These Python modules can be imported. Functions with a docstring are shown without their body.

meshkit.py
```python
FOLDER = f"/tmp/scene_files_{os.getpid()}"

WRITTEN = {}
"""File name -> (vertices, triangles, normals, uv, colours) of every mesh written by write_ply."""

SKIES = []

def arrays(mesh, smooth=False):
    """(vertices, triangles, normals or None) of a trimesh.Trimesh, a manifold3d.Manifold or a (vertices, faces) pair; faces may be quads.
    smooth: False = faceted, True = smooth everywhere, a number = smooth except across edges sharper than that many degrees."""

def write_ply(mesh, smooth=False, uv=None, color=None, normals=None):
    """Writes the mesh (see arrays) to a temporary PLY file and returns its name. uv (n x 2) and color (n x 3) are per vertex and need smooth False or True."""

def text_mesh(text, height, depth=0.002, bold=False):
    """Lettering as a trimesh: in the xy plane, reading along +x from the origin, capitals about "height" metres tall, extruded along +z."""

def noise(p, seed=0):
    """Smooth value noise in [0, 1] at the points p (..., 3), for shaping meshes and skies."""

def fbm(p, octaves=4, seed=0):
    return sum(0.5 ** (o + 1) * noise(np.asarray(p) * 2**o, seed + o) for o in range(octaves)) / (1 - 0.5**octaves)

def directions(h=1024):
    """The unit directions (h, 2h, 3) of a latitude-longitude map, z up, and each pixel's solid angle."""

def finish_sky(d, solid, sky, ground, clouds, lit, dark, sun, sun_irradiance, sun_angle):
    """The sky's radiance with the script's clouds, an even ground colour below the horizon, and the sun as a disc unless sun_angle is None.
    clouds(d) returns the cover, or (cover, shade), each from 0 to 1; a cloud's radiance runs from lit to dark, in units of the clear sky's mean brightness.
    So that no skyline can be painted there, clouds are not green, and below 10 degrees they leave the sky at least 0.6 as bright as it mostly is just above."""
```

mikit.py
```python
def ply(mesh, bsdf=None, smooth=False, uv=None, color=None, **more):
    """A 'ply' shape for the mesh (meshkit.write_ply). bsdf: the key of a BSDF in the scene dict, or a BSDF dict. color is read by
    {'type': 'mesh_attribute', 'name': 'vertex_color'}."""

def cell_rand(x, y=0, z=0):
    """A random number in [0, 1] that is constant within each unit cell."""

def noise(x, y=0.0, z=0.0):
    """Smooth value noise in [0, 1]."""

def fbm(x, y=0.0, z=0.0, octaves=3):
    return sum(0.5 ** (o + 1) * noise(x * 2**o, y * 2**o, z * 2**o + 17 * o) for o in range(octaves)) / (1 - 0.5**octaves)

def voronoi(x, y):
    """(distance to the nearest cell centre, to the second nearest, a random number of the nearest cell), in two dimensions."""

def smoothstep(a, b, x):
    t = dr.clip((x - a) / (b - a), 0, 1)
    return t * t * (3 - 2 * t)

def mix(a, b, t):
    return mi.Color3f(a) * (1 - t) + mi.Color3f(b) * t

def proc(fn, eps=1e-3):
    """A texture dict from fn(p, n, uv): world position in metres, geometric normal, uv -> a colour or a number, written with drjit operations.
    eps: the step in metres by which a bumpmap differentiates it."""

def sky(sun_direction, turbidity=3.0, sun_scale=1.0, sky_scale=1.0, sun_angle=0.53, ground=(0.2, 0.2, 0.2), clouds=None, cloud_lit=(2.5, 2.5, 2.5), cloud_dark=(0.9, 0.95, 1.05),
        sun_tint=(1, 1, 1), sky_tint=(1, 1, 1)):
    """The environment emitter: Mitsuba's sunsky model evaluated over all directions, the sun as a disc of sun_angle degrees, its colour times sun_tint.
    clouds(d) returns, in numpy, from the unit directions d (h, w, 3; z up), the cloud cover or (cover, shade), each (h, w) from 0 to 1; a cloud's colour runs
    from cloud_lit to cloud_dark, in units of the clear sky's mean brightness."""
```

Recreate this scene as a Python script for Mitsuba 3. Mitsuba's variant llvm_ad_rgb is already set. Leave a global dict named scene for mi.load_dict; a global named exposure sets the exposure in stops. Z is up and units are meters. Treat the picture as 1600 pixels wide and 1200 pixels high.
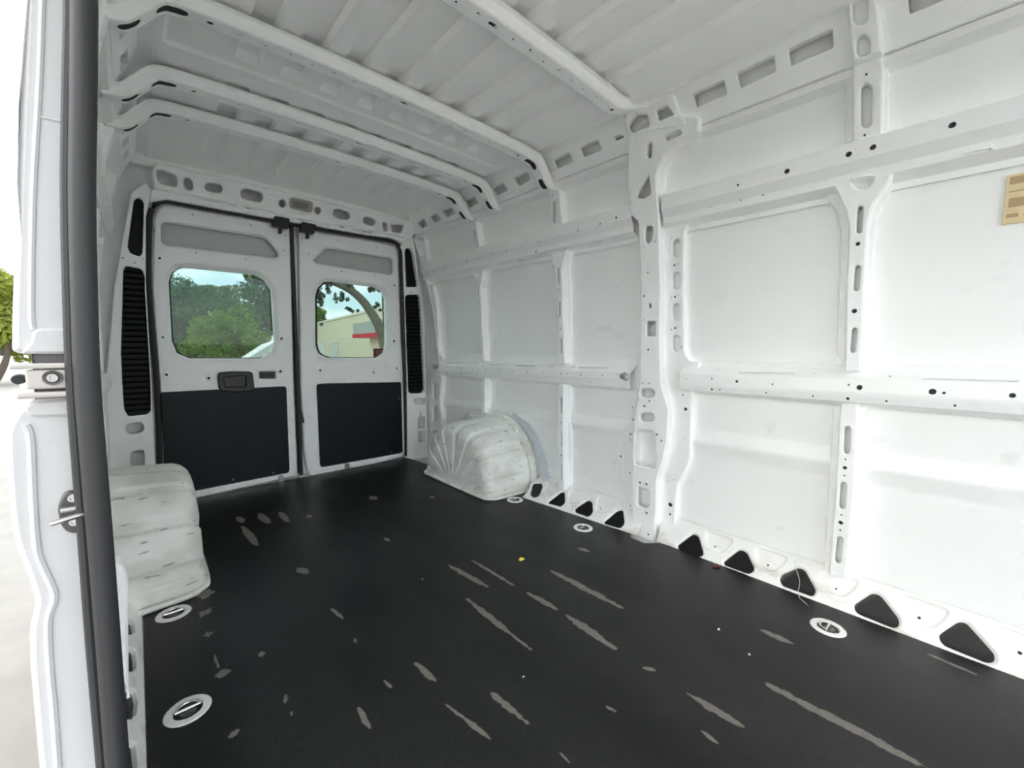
import math
import numpy as np, trimesh, shapely.geometry as sg
import drjit as dr
import mitsuba as mi
import mikit, meshkit

# ---------------------------------------------------------------- camera, sky, exposure
scene, labels = {}, {}
T = mi.ScalarTransform4f
def camera_matrix():
    yaw, pitch, roll = np.radians([42.31, 5.17, .395])
    cy, sy, cp, sp = math.cos(yaw), math.sin(yaw), math.cos(pitch), math.sin(pitch)
    f = np.array([sy * cp, cy * cp, -sp]); r = np.array([cy, -sy, 0.0]); u = np.cross(r, f)
    up = -math.sin(roll) * r + math.cos(roll) * u
    eye = np.array([-.92, 0.0, 1.0])
    return T().look_at(origin=eye.tolist(), target=(eye + f).tolist(), up=up.tolist())
scene['camera'] = {'type': 'perspective', 'fov': 2 * math.degrees(math.atan(800 / 647.0)), 'fov_axis': 'x', 'near_clip': .02, 'far_clip': 500.0, 'to_world': camera_matrix()}


def clouds(d):
    x, y, z = d[..., 0], d[..., 1], np.maximum(d[..., 2], .05)
    p = np.stack([x / (z + .25) * 2.2, y / (z + .25) * 2.2, z * 0 + 3.7], -1)
    n = meshkit.fbm(p.reshape(-1, 3)).reshape(x.shape)
    n = (n - n.min()) / (n.max() - n.min())
    return np.clip((n - .25) / .35, 0, 1) * .8 + .1, .25 * np.clip((n - .6) / .3, 0, 1)


scene['sky'] = mikit.sky((-.80, .05, .60), turbidity=4.0, sun_scale=.03, sun_angle=50.0, sky_tint=(1.058, 1.0, .89), sun_tint=(.95, 1.0, 1.05), sky_scale=1.0, clouds=clouds, cloud_lit=(2.2, 2.25, 2.3), cloud_dark=(1.3, 1.35, 1.4), ground=(.38, .37, .35))
exposure = 3.94


# ---------------------------------------------------------------- materials
def pr(color, rough=.5, metal=0.0, **k):
    c = color if isinstance(color, dict) else {'type': 'rgb', 'value': list(color)}
    return {'type': 'twosided', 'bsdf': {'type': 'principled', 'base_color': c, 'roughness': rough, 'metallic': metal, **k}}


def paint_proc(p, n, uv):
    t = mikit.fbm(p.x * 4.0, p.y * 4.0, p.z * 4.0)
    sm = mikit.smoothstep(.70, .84, mikit.fbm(p.x * 9 + 3, p.y * 9, p.z * 9, octaves=4))
    return mikit.mix(mikit.mix((.88, .89, .88), (.90, .905, .895), t), (.70, .69, .66), sm * .35)


def dirty_proc(p, n, uv):
    t = mikit.fbm(p.x * 16, p.y * 11, p.z * 26, octaves=4)
    s = mikit.smoothstep(.52, .78, t) * mikit.smoothstep(.16, .0, p.z)
    return mikit.mix((.80, .80, .78), (.56, .52, .46), s * .8)


def scuff_proc(p, n, uv):
    t = mikit.fbm(p.x * 7, p.y * 7, p.z * 7, octaves=4)
    a = mikit.mix((.80, .81, .77), (.66, .65, .59), mikit.smoothstep(.42, .72, t))
    g = mikit.smoothstep(.70, .76, mikit.fbm(p.x * 15, p.y * 40 + 4, p.z * 60, octaves=4))
    return mikit.mix(a, (.17, .15, .13), g * .6)


def bark_proc(p, n, uv):
    t = mikit.fbm(p.x * 9, p.y * 9, p.z * 3, octaves=4)
    return mikit.mix((.12, .10, .075), (.30, .27, .21), t)


def asphalt_proc(p, n, uv):
    return mikit.mix((.27, .25, .22), (.35, .325, .29), mikit.fbm(p.x * 6, p.y * 6, 0.3))


P = mikit.proc(paint_proc)
M = {
    'paint': pr(P, .34, specular=.45),
    'paint_roof': pr((.90, .90, .89), .45, specular=.4),
    'paint_dimmed': pr((.55, .54, .535), .32, specular=.5),  # jamb white, darkened in colour to offset the daylight falling there
    'hinge_paint': pr((.52, .48, .44), .38),
    'paint_grey': pr((.50, .50, .49), .45),
    'shade_blue': pr((.50, .54, .57), .4),  # blue-grey stands in for shading behind the wheel housings
    'dirty_paint': pr(mikit.proc(dirty_proc), .38),
    'scuffed_paint': pr(mikit.proc(scuff_proc), .45),
    'e_coat': pr((.03, .03, .032), .6, specular=.2),  # near-black colour that paints shade into the small holes
    'black_vent': pr((.005, .006, .007), .5, specular=.2),
    'black_gloss': pr((.008, .008, .009), .25, specular=.35),
    'black_panel': pr((.008, .010, .014), .45, specular=.22),
    'black_plastic': pr((.010, .011, .013), .45),
    'rubber': pr((.010, .010, .011), .55),
    'rubber_side': pr((.028, .028, .030), .50),
    'white_plastic': pr((.78, .78, .75), .35),
    'grey_plastic': pr((.36, .34, .30), .45),
    'lens': pr((.20, .19, .18), .2),
    'chrome': pr((.75, .75, .74), .18, 1.0),
    'steel_dull': pr((.48, .47, .45), .35, 1.0),
    'steel_dark': pr((.11, .105, .10), .40, .6),
    'label_paper': pr((.74, .60, .36), .6),
    'label_ink': pr((.46, .32, .17), .6),
    'sticker_red': pr((.10, .006, .010), .4),
    'sticker_ink': pr((.42, .36, .36), .5),
    'yellow': pr((.80, .62, .12), .6),
    'leaf_red': pr((.10, .012, .010), .6),
    'thread': pr((.55, .62, .55), .6),
    'bark': pr((.16, .13, .10), .9),
    'bark_oak': pr(mikit.proc(bark_proc), .9),
    'asphalt': pr(mikit.proc(asphalt_proc), .9),
    'cream': pr((.80, .74, .56), .8),
    'cream_light': pr((.86, .84, .76), .8),
    'grey_sign': pr((.46, .47, .44), .7),
    'red_band': pr((.72, .04, .07), .5),
    'white_wall': pr((.84, .84, .82), .7),
    'glass': {'type': 'thindielectric', 'int_ior': 1.5, 'specular_reflectance': {'type': 'rgb', 'value': [.40, .46, .44]}, 'specular_transmittance': {'type': 'rgb', 'value': [.27, .35, .32]}},
}
for nm, c, tr in (('leaf_dark', (.09, .17, .035), (.10, .17, .03)), ('leaf_mid', (.14, .24, .05), (.14, .22, .04)), ('leaf_bright', (.22, .34, .04), (.20, .32, .03)), ('leaf_yellow', (.30, .34, .07), (.36, .40, .07)), ('leaf_oak', (.09, .11, .06), (.10, .12, .05))):
    M[nm] = {'type': 'principledthin', 'base_color': {'type': 'rgb', 'value': list(c)}, 'roughness': .5, 'diff_trans': .7}
scene.update({'mat_' + k: v for k, v in M.items()})


# ---- surfaces shared by all sheet-metal pieces: parameters (u, v) and depth d away from the cargo space -> x, y, z
PROF = {
    'I': np.array([[-.1, 1.06], [.2, 1.04], [.48, 1.02], [1.3, 1.012], [1.66, .968], [1.88, .91], [2.03, .872], [2.14, .83]]),
    'R': np.array([[1.80, .975], [1.95, .918], [2.02, .885], [2.10, .85], [2.14, .83]]),
}


def surface(s):
    """('P', profile, offset): u = y, v = z on a side wall;  ('F', edge0, edge1), edge = (x, a, b[, c]): z = a + b*y, x + c*y: u = y, v = metres across;
    ('Y', y0, tilt): u = x, v = z on a plane that faces the cargo space from the rear;  ('J', y0): the same."""
    if s[0] == 'P':
        p = PROF[s[1]]
        def f(u, v, d=0.0):
            return np.stack([np.interp(v, p[:, 0], p[:, 1]) + s[2] + d, u + 0 * v, v + 0 * u], -1)
    elif s[0] == 'F':
        e0, e1 = (tuple(e) + (0.0,) * (4 - len(e)) for e in s[1:3])
        w0 = np.array([e1[0] - e0[0] + e1[3] - e0[3], e1[1] - e0[1] + e1[2] - e0[2]])
        L = math.hypot(w0[0], w0[1])
        nx, nz = w0[1] / L, -w0[0] / L
        if nx * (e0[0] + e0[3]) < 0:
            nx, nz = -nx, -nz
        def f(u, v, d=0.0):
            t = v / L
            return np.stack([(e0[0] + e0[3] * u) * (1 - t) + (e1[0] + e1[3] * u) * t + nx * d, u + 0 * t, (e0[1] + e0[2] * u) * (1 - t) + (e1[1] + e1[2] * u) * t + nz * d], -1)
    else:
        def f(u, v, d=0.0):
            return np.stack([u + 0 * v, s[1] + s[2] * (v - 1.0) + d + 0 * u, v + 0 * u], -1)
    return f

D = {
 'roof_rail': {"s":["P","R",0.0],"o":[[-1.3,1.945],[3.27,1.945],[3.27,2.108],[-1.3,2.108]],"h":[[0.006,[[0.8572,2.0606],[0.7296,2.0598],[0.7232,2.0106],[0.8487,2.0098]]],[0.006,[[0.6855,2.063],[0.5555,2.0652],[0.5524,2.0178],[0.6756,2.0117]]],[0.006,[[0.5134,2.0643],[0.3845,2.0667],[0.3819,2.0157],[0.5062,2.0146]]],[0.006,[[0.2011,2.0647],[0.0931,2.0605],[0.0877,2.0173],[0.1951,2.018]]],[0.006,[[1.4606,2.0489],[1.3382,2.0482],[1.329,1.9995],[1.451,2.0007]]],[0.006,[[1.6506,2.0444],[1.5268,2.0466],[1.5124,1.9989],[1.635,1.9975]]],[0.006,[[1.9798,2.0415],[1.8495,2.0412],[1.8397,1.9962],[1.9546,1.9909]]],[0.006,[[2.1942,2.0379],[2.0736,2.0415],[2.0519,1.9933],[2.1688,1.9881]]],[0.006,[[2.4993,2.032],[2.383,2.0372],[2.3543,1.9883],[2.471,1.986]]],[0.006,[[2.7924,2.0329],[2.673,2.0331],[2.6447,1.9854],[2.7621,1.9806]]],[0.006,[[2.9832,2.0277],[2.8691,2.0314],[2.8358,1.9816],[2.9486,1.977]]],[0.006,[[3.1775,2.0239],[3.0619,2.0287],[3.027,1.979],[3.1425,1.9747]]],[0.004,[[1.0312,2.0605],[0.9668,2.0639],[0.9379,2.0129],[1.0227,2.0104]]],[0.004,[[1.1752,2.0495],[1.1259,2.0853],[1.0591,2.0628],[1.0511,2.0099],[1.1651,2.0059]]],[0.006,[[1.2509,2.0319],[1.2128,2.0298],[1.1957,2.0181],[1.1972,2.0122],[1.2426,2.0114],[1.2508,2.0236]]]],"d":[]},
 'pillar': {"s":["P","I",0.0],"o":[[1.1695,2.014],[1.1713,1.9714],[1.2003,1.7699],[1.1863,1.7665],[1.1989,1.6674],[1.1544,1.6218],[1.1451,1.0093],[1.1423,0.8102],[1.1695,0.6036],[1.1697,0.4472],[1.1785,0.2846],[1.1799,-0.0096],[1.1682,-0.0727],[1.0426,-0.0543],[1.0427,-0.0327],[1.0332,0.3213],[0.9954,0.4483],[0.9806,0.5333],[0.9767,0.695],[1.0217,0.8188],[1.0373,1.0571],[1.0412,1.3677],[1.0434,1.5553],[1.0466,1.7323],[1.043,1.7992],[1.023,1.8389],[0.9883,1.8756],[0.9115,1.9072],[0.8466,1.9152],[0.8377,1.9265],[0.8299,1.9661],[0.8775,1.9853]],"h":[[0.008,[[1.0822,1.8151],[1.076,1.734],[1.1146,1.7208],[1.1549,1.7332],[1.1529,1.7498]]],[0.01,[[1.0736,1.9408],[1.0538,1.9449],[1.0501,1.9177],[1.06,1.8839],[1.0731,1.8825],[1.0819,1.893]]],[0,[[0.9317,1.9512],[0.9227,1.9492],[0.9151,1.9428],[0.9118,1.9346],[0.9141,1.9277],[0.9211,1.9245],[0.9685,1.9211],[0.9779,1.9231],[0.9859,1.9296],[0.9893,1.9381],[0.9868,1.9452],[0.9794,1.9483]]],[0.01,[[1.1183,1.5965],[1.0842,1.5912],[1.0744,1.5782],[1.0816,1.5314],[1.1038,1.5052],[1.1221,1.531]]],[0.01,[[1.1148,1.1326],[1.0647,1.1306],[1.0621,1.0559],[1.1122,1.0565]]],[0,[[1.0794,0.7901],[1.065,0.787],[1.0559,0.7765],[1.0554,0.7627],[1.0638,0.7507],[1.0779,0.745],[1.1138,0.7415],[1.1287,0.7445],[1.1383,0.7552],[1.1388,0.7694],[1.1299,0.7817],[1.1153,0.7872]]],[0,[[1.0796,0.6662],[1.0646,0.6636],[1.0551,0.6531],[1.0546,0.6386],[1.0633,0.6256],[1.078,0.619],[1.1104,0.6145],[1.126,0.6169],[1.1359,0.6276],[1.1364,0.6425],[1.1272,0.6557],[1.112,0.6622]]],[0.012,[[1.1447,0.5686],[1.0583,0.5778],[1.0463,0.5632],[1.0462,0.4883],[1.0371,0.4649],[1.0414,0.3877],[1.0547,0.3744],[1.1614,0.3737],[1.1681,0.3945],[1.1584,0.5536]]],[0.01,[[1.1429,0.2552],[1.0801,0.257],[1.0745,0.1704],[1.1051,0.1432],[1.148,0.1464]]],[0,[[1.0909,1.2088],[1.0922,1.2019],[1.096,1.1978],[1.1009,1.1981],[1.105,1.2027],[1.1068,1.2099],[1.1055,1.2168],[1.1017,1.2209],[1.0968,1.2205],[1.0927,1.2159]]]],"d":[[1.1095,1.373,0.0046],[1.1308,1.2604,0.0055],[1.0587,1.1556,0.0032],[1.1259,1.1435,0.0032],[1.0992,0.9892,0.0052],[1.0669,1.5139,0.0036],[1.1301,1.5005,0.003],[1.1249,0.8139,0.0043],[1.087,0.8166,0.0043],[1.146,0.7258,0.0037],[1.083,0.7272,0.0053],[1.1109,0.6976,0.006],[1.0356,0.5591,0.0059],[1.0103,0.5313,0.0049],[1.1294,0.2819,0.0064],[1.0911,0.283,0.0063],[1.0911,0.1244,0.0064],[1.0806,0.0074,0.0061]]},
 'pillar_flange': {"s":["P","I",0.045],"o":[[1.0597,1.746],[1.0247,1.7374],[0.9631,1.7223],[0.8457,1.7194],[0.8489,1.6684],[0.8845,1.5836],[0.9233,1.5748],[0.942,1.5443],[0.9492,1.2871],[0.932,0.9793],[0.905,0.9365],[0.8586,0.9318],[0.8531,0.8039],[0.8866,0.7949],[0.8862,0.7107],[0.8827,0.4734],[0.9011,0.4042],[0.9494,0.2987],[0.9576,0.1003],[0.9703,-0.0027],[1.0785,-0.0614],[1.0686,0.3025],[1.0298,0.4841],[1.0152,0.6531],[1.056,0.8139]],"h":[[0,[[0.9651,1.4496],[0.9689,1.4398],[0.9785,1.4348],[0.9903,1.4366],[0.9999,1.4445],[1.0034,1.4555],[1.0025,1.5058],[0.9987,1.5155],[0.989,1.5202],[0.9772,1.5181],[0.9678,1.5101],[0.9644,1.4992]]],[0,[[0.9672,1.301],[0.9705,1.2906],[0.98,1.2848],[0.9921,1.286],[1.0022,1.2937],[1.0061,1.3049],[1.0052,1.3536],[1.0013,1.3638],[0.9915,1.3691],[0.9795,1.3677],[0.97,1.36],[0.9665,1.349]]],[0,[[0.9611,1.147],[0.9644,1.1363],[0.9739,1.1299],[0.986,1.1304],[0.9961,1.1376],[1.0004,1.1489],[1.0023,1.199],[0.9989,1.2098],[0.9893,1.2159],[0.9772,1.215],[0.9672,1.2076],[0.9631,1.1965]]],[0,[[0.9551,0.9961],[0.9584,0.9851],[0.9679,0.9781],[0.98,0.9779],[0.9902,0.9847],[0.9944,0.9958],[0.9963,1.0449],[0.993,1.056],[0.9833,1.0627],[0.9712,1.0625],[0.9612,1.0556],[0.957,1.0445]]],[0.008,[[1.0257,1.6835],[0.9393,1.6863],[0.937,1.6769],[1.0001,1.6423],[1.0258,1.6429]]]],"d":[[1.0085,1.3978,0.003],[0.9922,1.3994,0.0054],[0.9761,1.4047,0.003],[1.0074,1.2461,0.0031],[0.9886,1.2485,0.0056],[0.9759,1.2551,0.0031],[1.0022,1.0892,0.0032],[0.9827,1.0965,0.0056],[0.9715,1.1017,0.0031],[1.0046,1.5238,0.0029],[0.9481,1.0024,0.0041],[0.9314,0.7675,0.0038],[0.9134,0.7004,0.0082],[0.9145,0.5494,0.0032],[0.9648,0.3286,0.0034],[0.9818,0.1908,0.0114],[0.983,0.1382,0.0063],[0.9773,0.0831,0.0035]]},
 'pillar_flange_lower': {"s":["P","I",0.05],"o":[[1.2404,0.7581],[1.2131,0.6445],[1.231,0.5818],[1.311,0.4297],[1.3116,0.3845],[1.2709,0.2693],[1.2385,0.1834],[1.2416,0.0033],[1.1784,0.0057],[1.1863,0.7801]],"h":[],"d":[[1.2102,0.6757,0.0042],[1.2051,0.6076,0.0053],[1.2174,0.5258,0.006],[1.2173,0.4919,0.0043],[1.279,0.3875,0.0067],[1.2213,0.3046,0.0045],[1.2204,0.1131,0.0045]]},
 'node': {"s":["P","I",-0.004],"o":[[1.202,2.1032],[1.1555,2.1097],[1.0546,2.089],[0.9599,2.0922],[0.9267,2.0824],[0.9108,2.0029],[0.8895,1.9858],[0.8783,1.9485],[1.1519,1.9963],[1.1778,2.052]],"h":[[0.006,[[1.1605,2.0438],[1.1156,2.0738],[1.0606,2.0551],[1.0515,2.0073],[1.1507,2.0066]]],[0.006,[[1.0169,2.0544],[0.9656,2.0553],[0.9389,2.0104],[1.0076,2.0099]]],[0.003,[[1.2002,2.095],[1.1754,2.0967],[1.1617,2.0795],[1.1841,2.0719]]]],"d":[]},
 'pillar_collar': {"s":["P","I",0.05],"o":[[1.0982,1.7565],[1.0836,1.831],[1.0457,1.8801],[0.9804,1.9081],[0.9047,1.9275],[0.8647,1.9755],[0.8273,1.9626],[0.8375,1.9276],[0.8498,1.9049],[0.8868,1.8968],[0.9518,1.8864],[0.9964,1.8658],[1.0258,1.8207],[1.0398,1.7422]],"h":[],"d":[]},
 'upper_strut': {"s":["P","I",0.02],"o":[[0.3319,1.9527],[0.2552,1.9464],[0.2515,1.9209],[0.2461,1.7166],[0.3261,1.7164]],"h":[[0,[[0.2765,1.7617],[0.2789,1.7533],[0.2857,1.7498],[0.2945,1.7528],[0.3018,1.761],[0.3048,1.7714],[0.3075,1.8695],[0.3051,1.8776],[0.2983,1.8805],[0.2897,1.8771],[0.2826,1.8688],[0.2797,1.8588]]]],"d":[[0.2938,1.9057,0.0037],[0.2926,1.7289,0.0039]]},
 'upper_strut_flange': {"s":["P","I",0.055],"o":[[0.3562,1.9369],[0.337,1.9477],[0.2586,1.9377],[0.2433,1.9179],[0.236,1.7382],[0.2507,1.7326],[0.3317,1.7319],[0.3519,1.7333]],"h":[],"d":[]},
 'roof_rail_bulge': {"s":["P","R",-0.03],"o":[[0.3452,2.1288],[0.2833,2.1004],[0.2642,2.0693],[0.2506,1.9374],[0.3282,1.9398],[0.3342,1.9834]],"h":[[0,[[0.2895,2.0406],[0.293,2.0311],[0.3025,2.0284],[0.3144,2.0336],[0.324,2.0447],[0.3277,2.0575],[0.3276,2.1029],[0.3239,2.1117],[0.3144,2.1138],[0.3029,2.1085],[0.2936,2.0978],[0.29,2.0855]]],[0,[[0.2839,1.9573],[0.287,1.9485],[0.2954,1.9456],[0.306,1.9499],[0.3146,1.9596],[0.3179,1.971],[0.3178,1.9949],[0.3145,2.0035],[0.306,2.006],[0.2957,2.0016],[0.2873,1.9921],[0.284,1.981]]]],"d":[]},
 'upper_strut_001': {"s":["P","I",0.02],"o":[[1.7173,1.918],[1.642,1.8992],[1.6526,1.7054],[1.7177,1.7057]],"h":[[0,[[1.7016,1.7394],[1.7053,1.7345],[1.7127,1.7325],[1.7211,1.7341],[1.7271,1.7388],[1.7285,1.7448],[1.7071,1.8424],[1.7034,1.8471],[1.6962,1.8488],[1.6881,1.847],[1.6822,1.8422],[1.6809,1.8364]]]],"d":[[1.6954,1.8788,0.0048],[1.7027,1.7046,0.0051]]},
 'upper_strut_001_flange': {"s":["P","I",0.055],"o":[[1.7572,1.9189],[1.6714,1.9063],[1.6528,1.8765],[1.6657,1.7162],[1.7495,1.7163]],"h":[],"d":[]},
 'upper_strut_002': {"s":["P","I",0.02],"o":[[2.5058,1.8943],[2.4237,1.8832],[2.4416,1.6941],[2.5149,1.6933]],"h":[[0,[[2.4834,1.7335],[2.489,1.728],[2.4995,1.7257],[2.5109,1.7275],[2.5188,1.7328],[2.5201,1.7395],[2.4884,1.8288],[2.4829,1.834],[2.4726,1.836],[2.4615,1.8339],[2.4538,1.8286],[2.4525,1.8221]]]],"d":[[2.4795,1.8699,0.0048],[2.4862,1.6977,0.005]]},
 'upper_strut_002_flange': {"s":["P","I",0.055],"o":[[2.5536,1.9051],[2.4623,1.9051],[2.4466,1.8785],[2.4584,1.7097],[2.5617,1.7034]],"h":[],"d":[]},
 'corner_column': {"s":["P","I",0.03],"o":[[3.3114,1.9288],[3.2379,1.9389],[3.1684,1.9164],[3.1548,1.8888],[3.205,1.681],[3.2803,1.6815],[3.285,1.5665],[3.1634,1.5132],[3.1523,1.4449],[3.118,0.9341],[3.0555,0.8938],[3.2287,0.7889],[3.2607,0.6568],[3.2602,0.6714],[3.3176,0.2188],[3.3562,-0.0191],[3.2347,-0.0021],[3.0966,0.3551],[3.0986,0.4413],[3.1112,0.5399],[3.0968,0.5838],[3.0734,0.7193]],"h":[[0,[[3.2496,1.7171],[3.258,1.7105],[3.2729,1.7077],[3.2888,1.7098],[3.2996,1.7161],[3.301,1.7241],[3.2799,1.7674],[3.2715,1.7739],[3.2567,1.7764],[3.241,1.7741],[3.2306,1.7679],[3.2292,1.76]]],[0.006,[[3.2237,0.6631],[3.1304,0.6697],[3.1333,0.5806],[3.1707,0.5269],[3.2287,0.5211]]],[0.006,[[3.2285,0.4627],[3.1375,0.4728],[3.1495,0.3807],[3.1749,0.3591],[3.1794,0.3254],[3.2457,0.3161]]],[0.006,[[3.2652,0.2233],[3.1708,0.2382],[3.1868,0.165],[3.2192,0.1219],[3.2808,0.1032]]]],"d":[[3.2547,1.5796,0.0064],[3.2655,1.438,0.0065],[3.2742,1.3999,0.0066],[3.2396,1.0829,0.0068],[3.2519,1.0432,0.0068]]},
 'upper_rail.0': {"s":["F",[1.035,1.735,0],[0.965,1.715,0]],"o":[[-1.3,0.0],[1.03,0.0],[1.03,0.0728],[-1.3,0.0728]],"h":[],"d":[]},
 'upper_rail.1': {"s":["F",[0.965,1.715,0],[0.968,1.652,0]],"o":[[-1.3,0.0],[1.03,0.0],[1.03,0.0631],[-1.3,0.0631]],"h":[],"d":[[0.5178,0.0393,0.0094],[0.3319,0.0371,0.0093],[0.2673,0.0352,0.0089],[0.0832,0.0324,0.009],[0.6921,0.0425,0.0051]]},
 'upper_rail.2': {"s":["F",[0.968,1.652,0],[0.99,1.617,0]],"o":[[-1.3,0.0],[1.03,0.0],[1.03,0.0413],[-1.3,0.0413]],"h":[],"d":[]},
 'upper_rail.3': {"s":["F",[0.99,1.617,0],[0.992,1.588,0]],"o":[[-1.3,0.0],[1.03,0.0],[1.03,0.0291],[-1.3,0.0291]],"h":[],"d":[[0.4333,-0.007,0.0041],[0.1669,-0.0105,0.0036],[-0.0022,-0.0088,0.0043],[0.6861,-0.0006,0.0046],[0.8099,-0.0014,0.0035],[0.6036,-0.0001,0.005]]},
 'upper_rail.4': {"s":["F",[0.992,1.588,0],[1.045,1.567,0]],"o":[[-1.3,0.0],[1.03,0.0],[1.03,0.057],[-1.3,0.057]],"h":[[0.012,[[0.0008,-0.0101],[-0.0002,-0.0094],[-0.001,-0.0075],[-0.0014,-0.0051],[-0.001,-0.0033],[-0.0002,-0.0026],[0.0512,-0.0042],[0.0522,-0.0049],[0.0531,-0.0069],[0.0533,-0.0093],[0.0529,-0.0112],[0.052,-0.0119]]],[0.012,[[0.2708,-0.0074],[0.2696,-0.0064],[0.2688,-0.0041],[0.2688,-0.0014],[0.2696,0.0007],[0.2708,0.0014],[0.3187,-0.003],[0.32,-0.004],[0.3208,-0.0063],[0.3207,-0.0091],[0.3198,-0.0112],[0.3185,-0.0119]]]],"d":[]},
 'upper_rail.5': {"s":["F",[1.045,1.567,0],[1.047,1.545,0]],"o":[[-1.3,0.0],[1.03,0.0],[1.03,0.0221],[-1.3,0.0221]],"h":[],"d":[]},
 'upper_rail_001.0': {"s":["F",[1.035,1.735,0],[0.965,1.715,0]],"o":[[1.19,0.0],[3.27,0.0],[3.27,0.0728],[1.19,0.0728]],"h":[],"d":[]},
 'upper_rail_001.1': {"s":["F",[0.965,1.715,0],[0.968,1.652,0]],"o":[[1.19,0.0],[3.27,0.0],[3.27,0.0631],[1.19,0.0631]],"h":[],"d":[[1.9884,0.067,0.0048],[1.8365,0.0659,0.0046],[1.6841,0.0599,0.0047],[1.5331,0.0584,0.0049],[1.3808,0.0567,0.0053],[1.2806,0.0453,0.0064],[3.0439,0.0849,0.0051],[2.894,0.0814,0.005],[2.7447,0.0794,0.0048],[2.5927,0.0769,0.0051],[2.4433,0.0757,0.0049],[2.29,0.0724,0.0052],[2.1381,0.0709,0.005]]},
 'upper_rail_001.2': {"s":["F",[0.968,1.652,0],[0.99,1.617,0]],"o":[[1.19,0.0],[3.27,0.0],[3.27,0.0413],[1.19,0.0413]],"h":[],"d":[]},
 'upper_rail_001.3': {"s":["F",[0.99,1.617,0],[0.992,1.588,0]],"o":[[1.19,0.0],[3.27,0.0],[3.27,0.0291],[1.19,0.0291]],"h":[],"d":[[1.8832,0.0186,0.007]]},
 'upper_rail_001.4': {"s":["F",[0.992,1.588,0],[1.045,1.567,0]],"o":[[1.19,0.0],[3.27,0.0],[3.27,0.057],[1.19,0.057]],"h":[[0.012,[[1.3986,0.0188],[1.3971,0.0196],[1.3969,0.0218],[1.3982,0.0245],[1.4005,0.0267],[1.4028,0.0275],[1.4505,0.0281],[1.4521,0.0273],[1.4522,0.025],[1.4508,0.0223],[1.4485,0.0201],[1.446,0.0192]]],[0.012,[[2.0393,0.036],[2.0373,0.037],[2.0376,0.0397],[2.0401,0.043],[2.0439,0.0457],[2.0475,0.0467],[2.0976,0.0466],[2.0997,0.0456],[2.0993,0.0429],[2.0967,0.0395],[2.0927,0.0368],[2.089,0.0358]]]],"d":[]},
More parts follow.
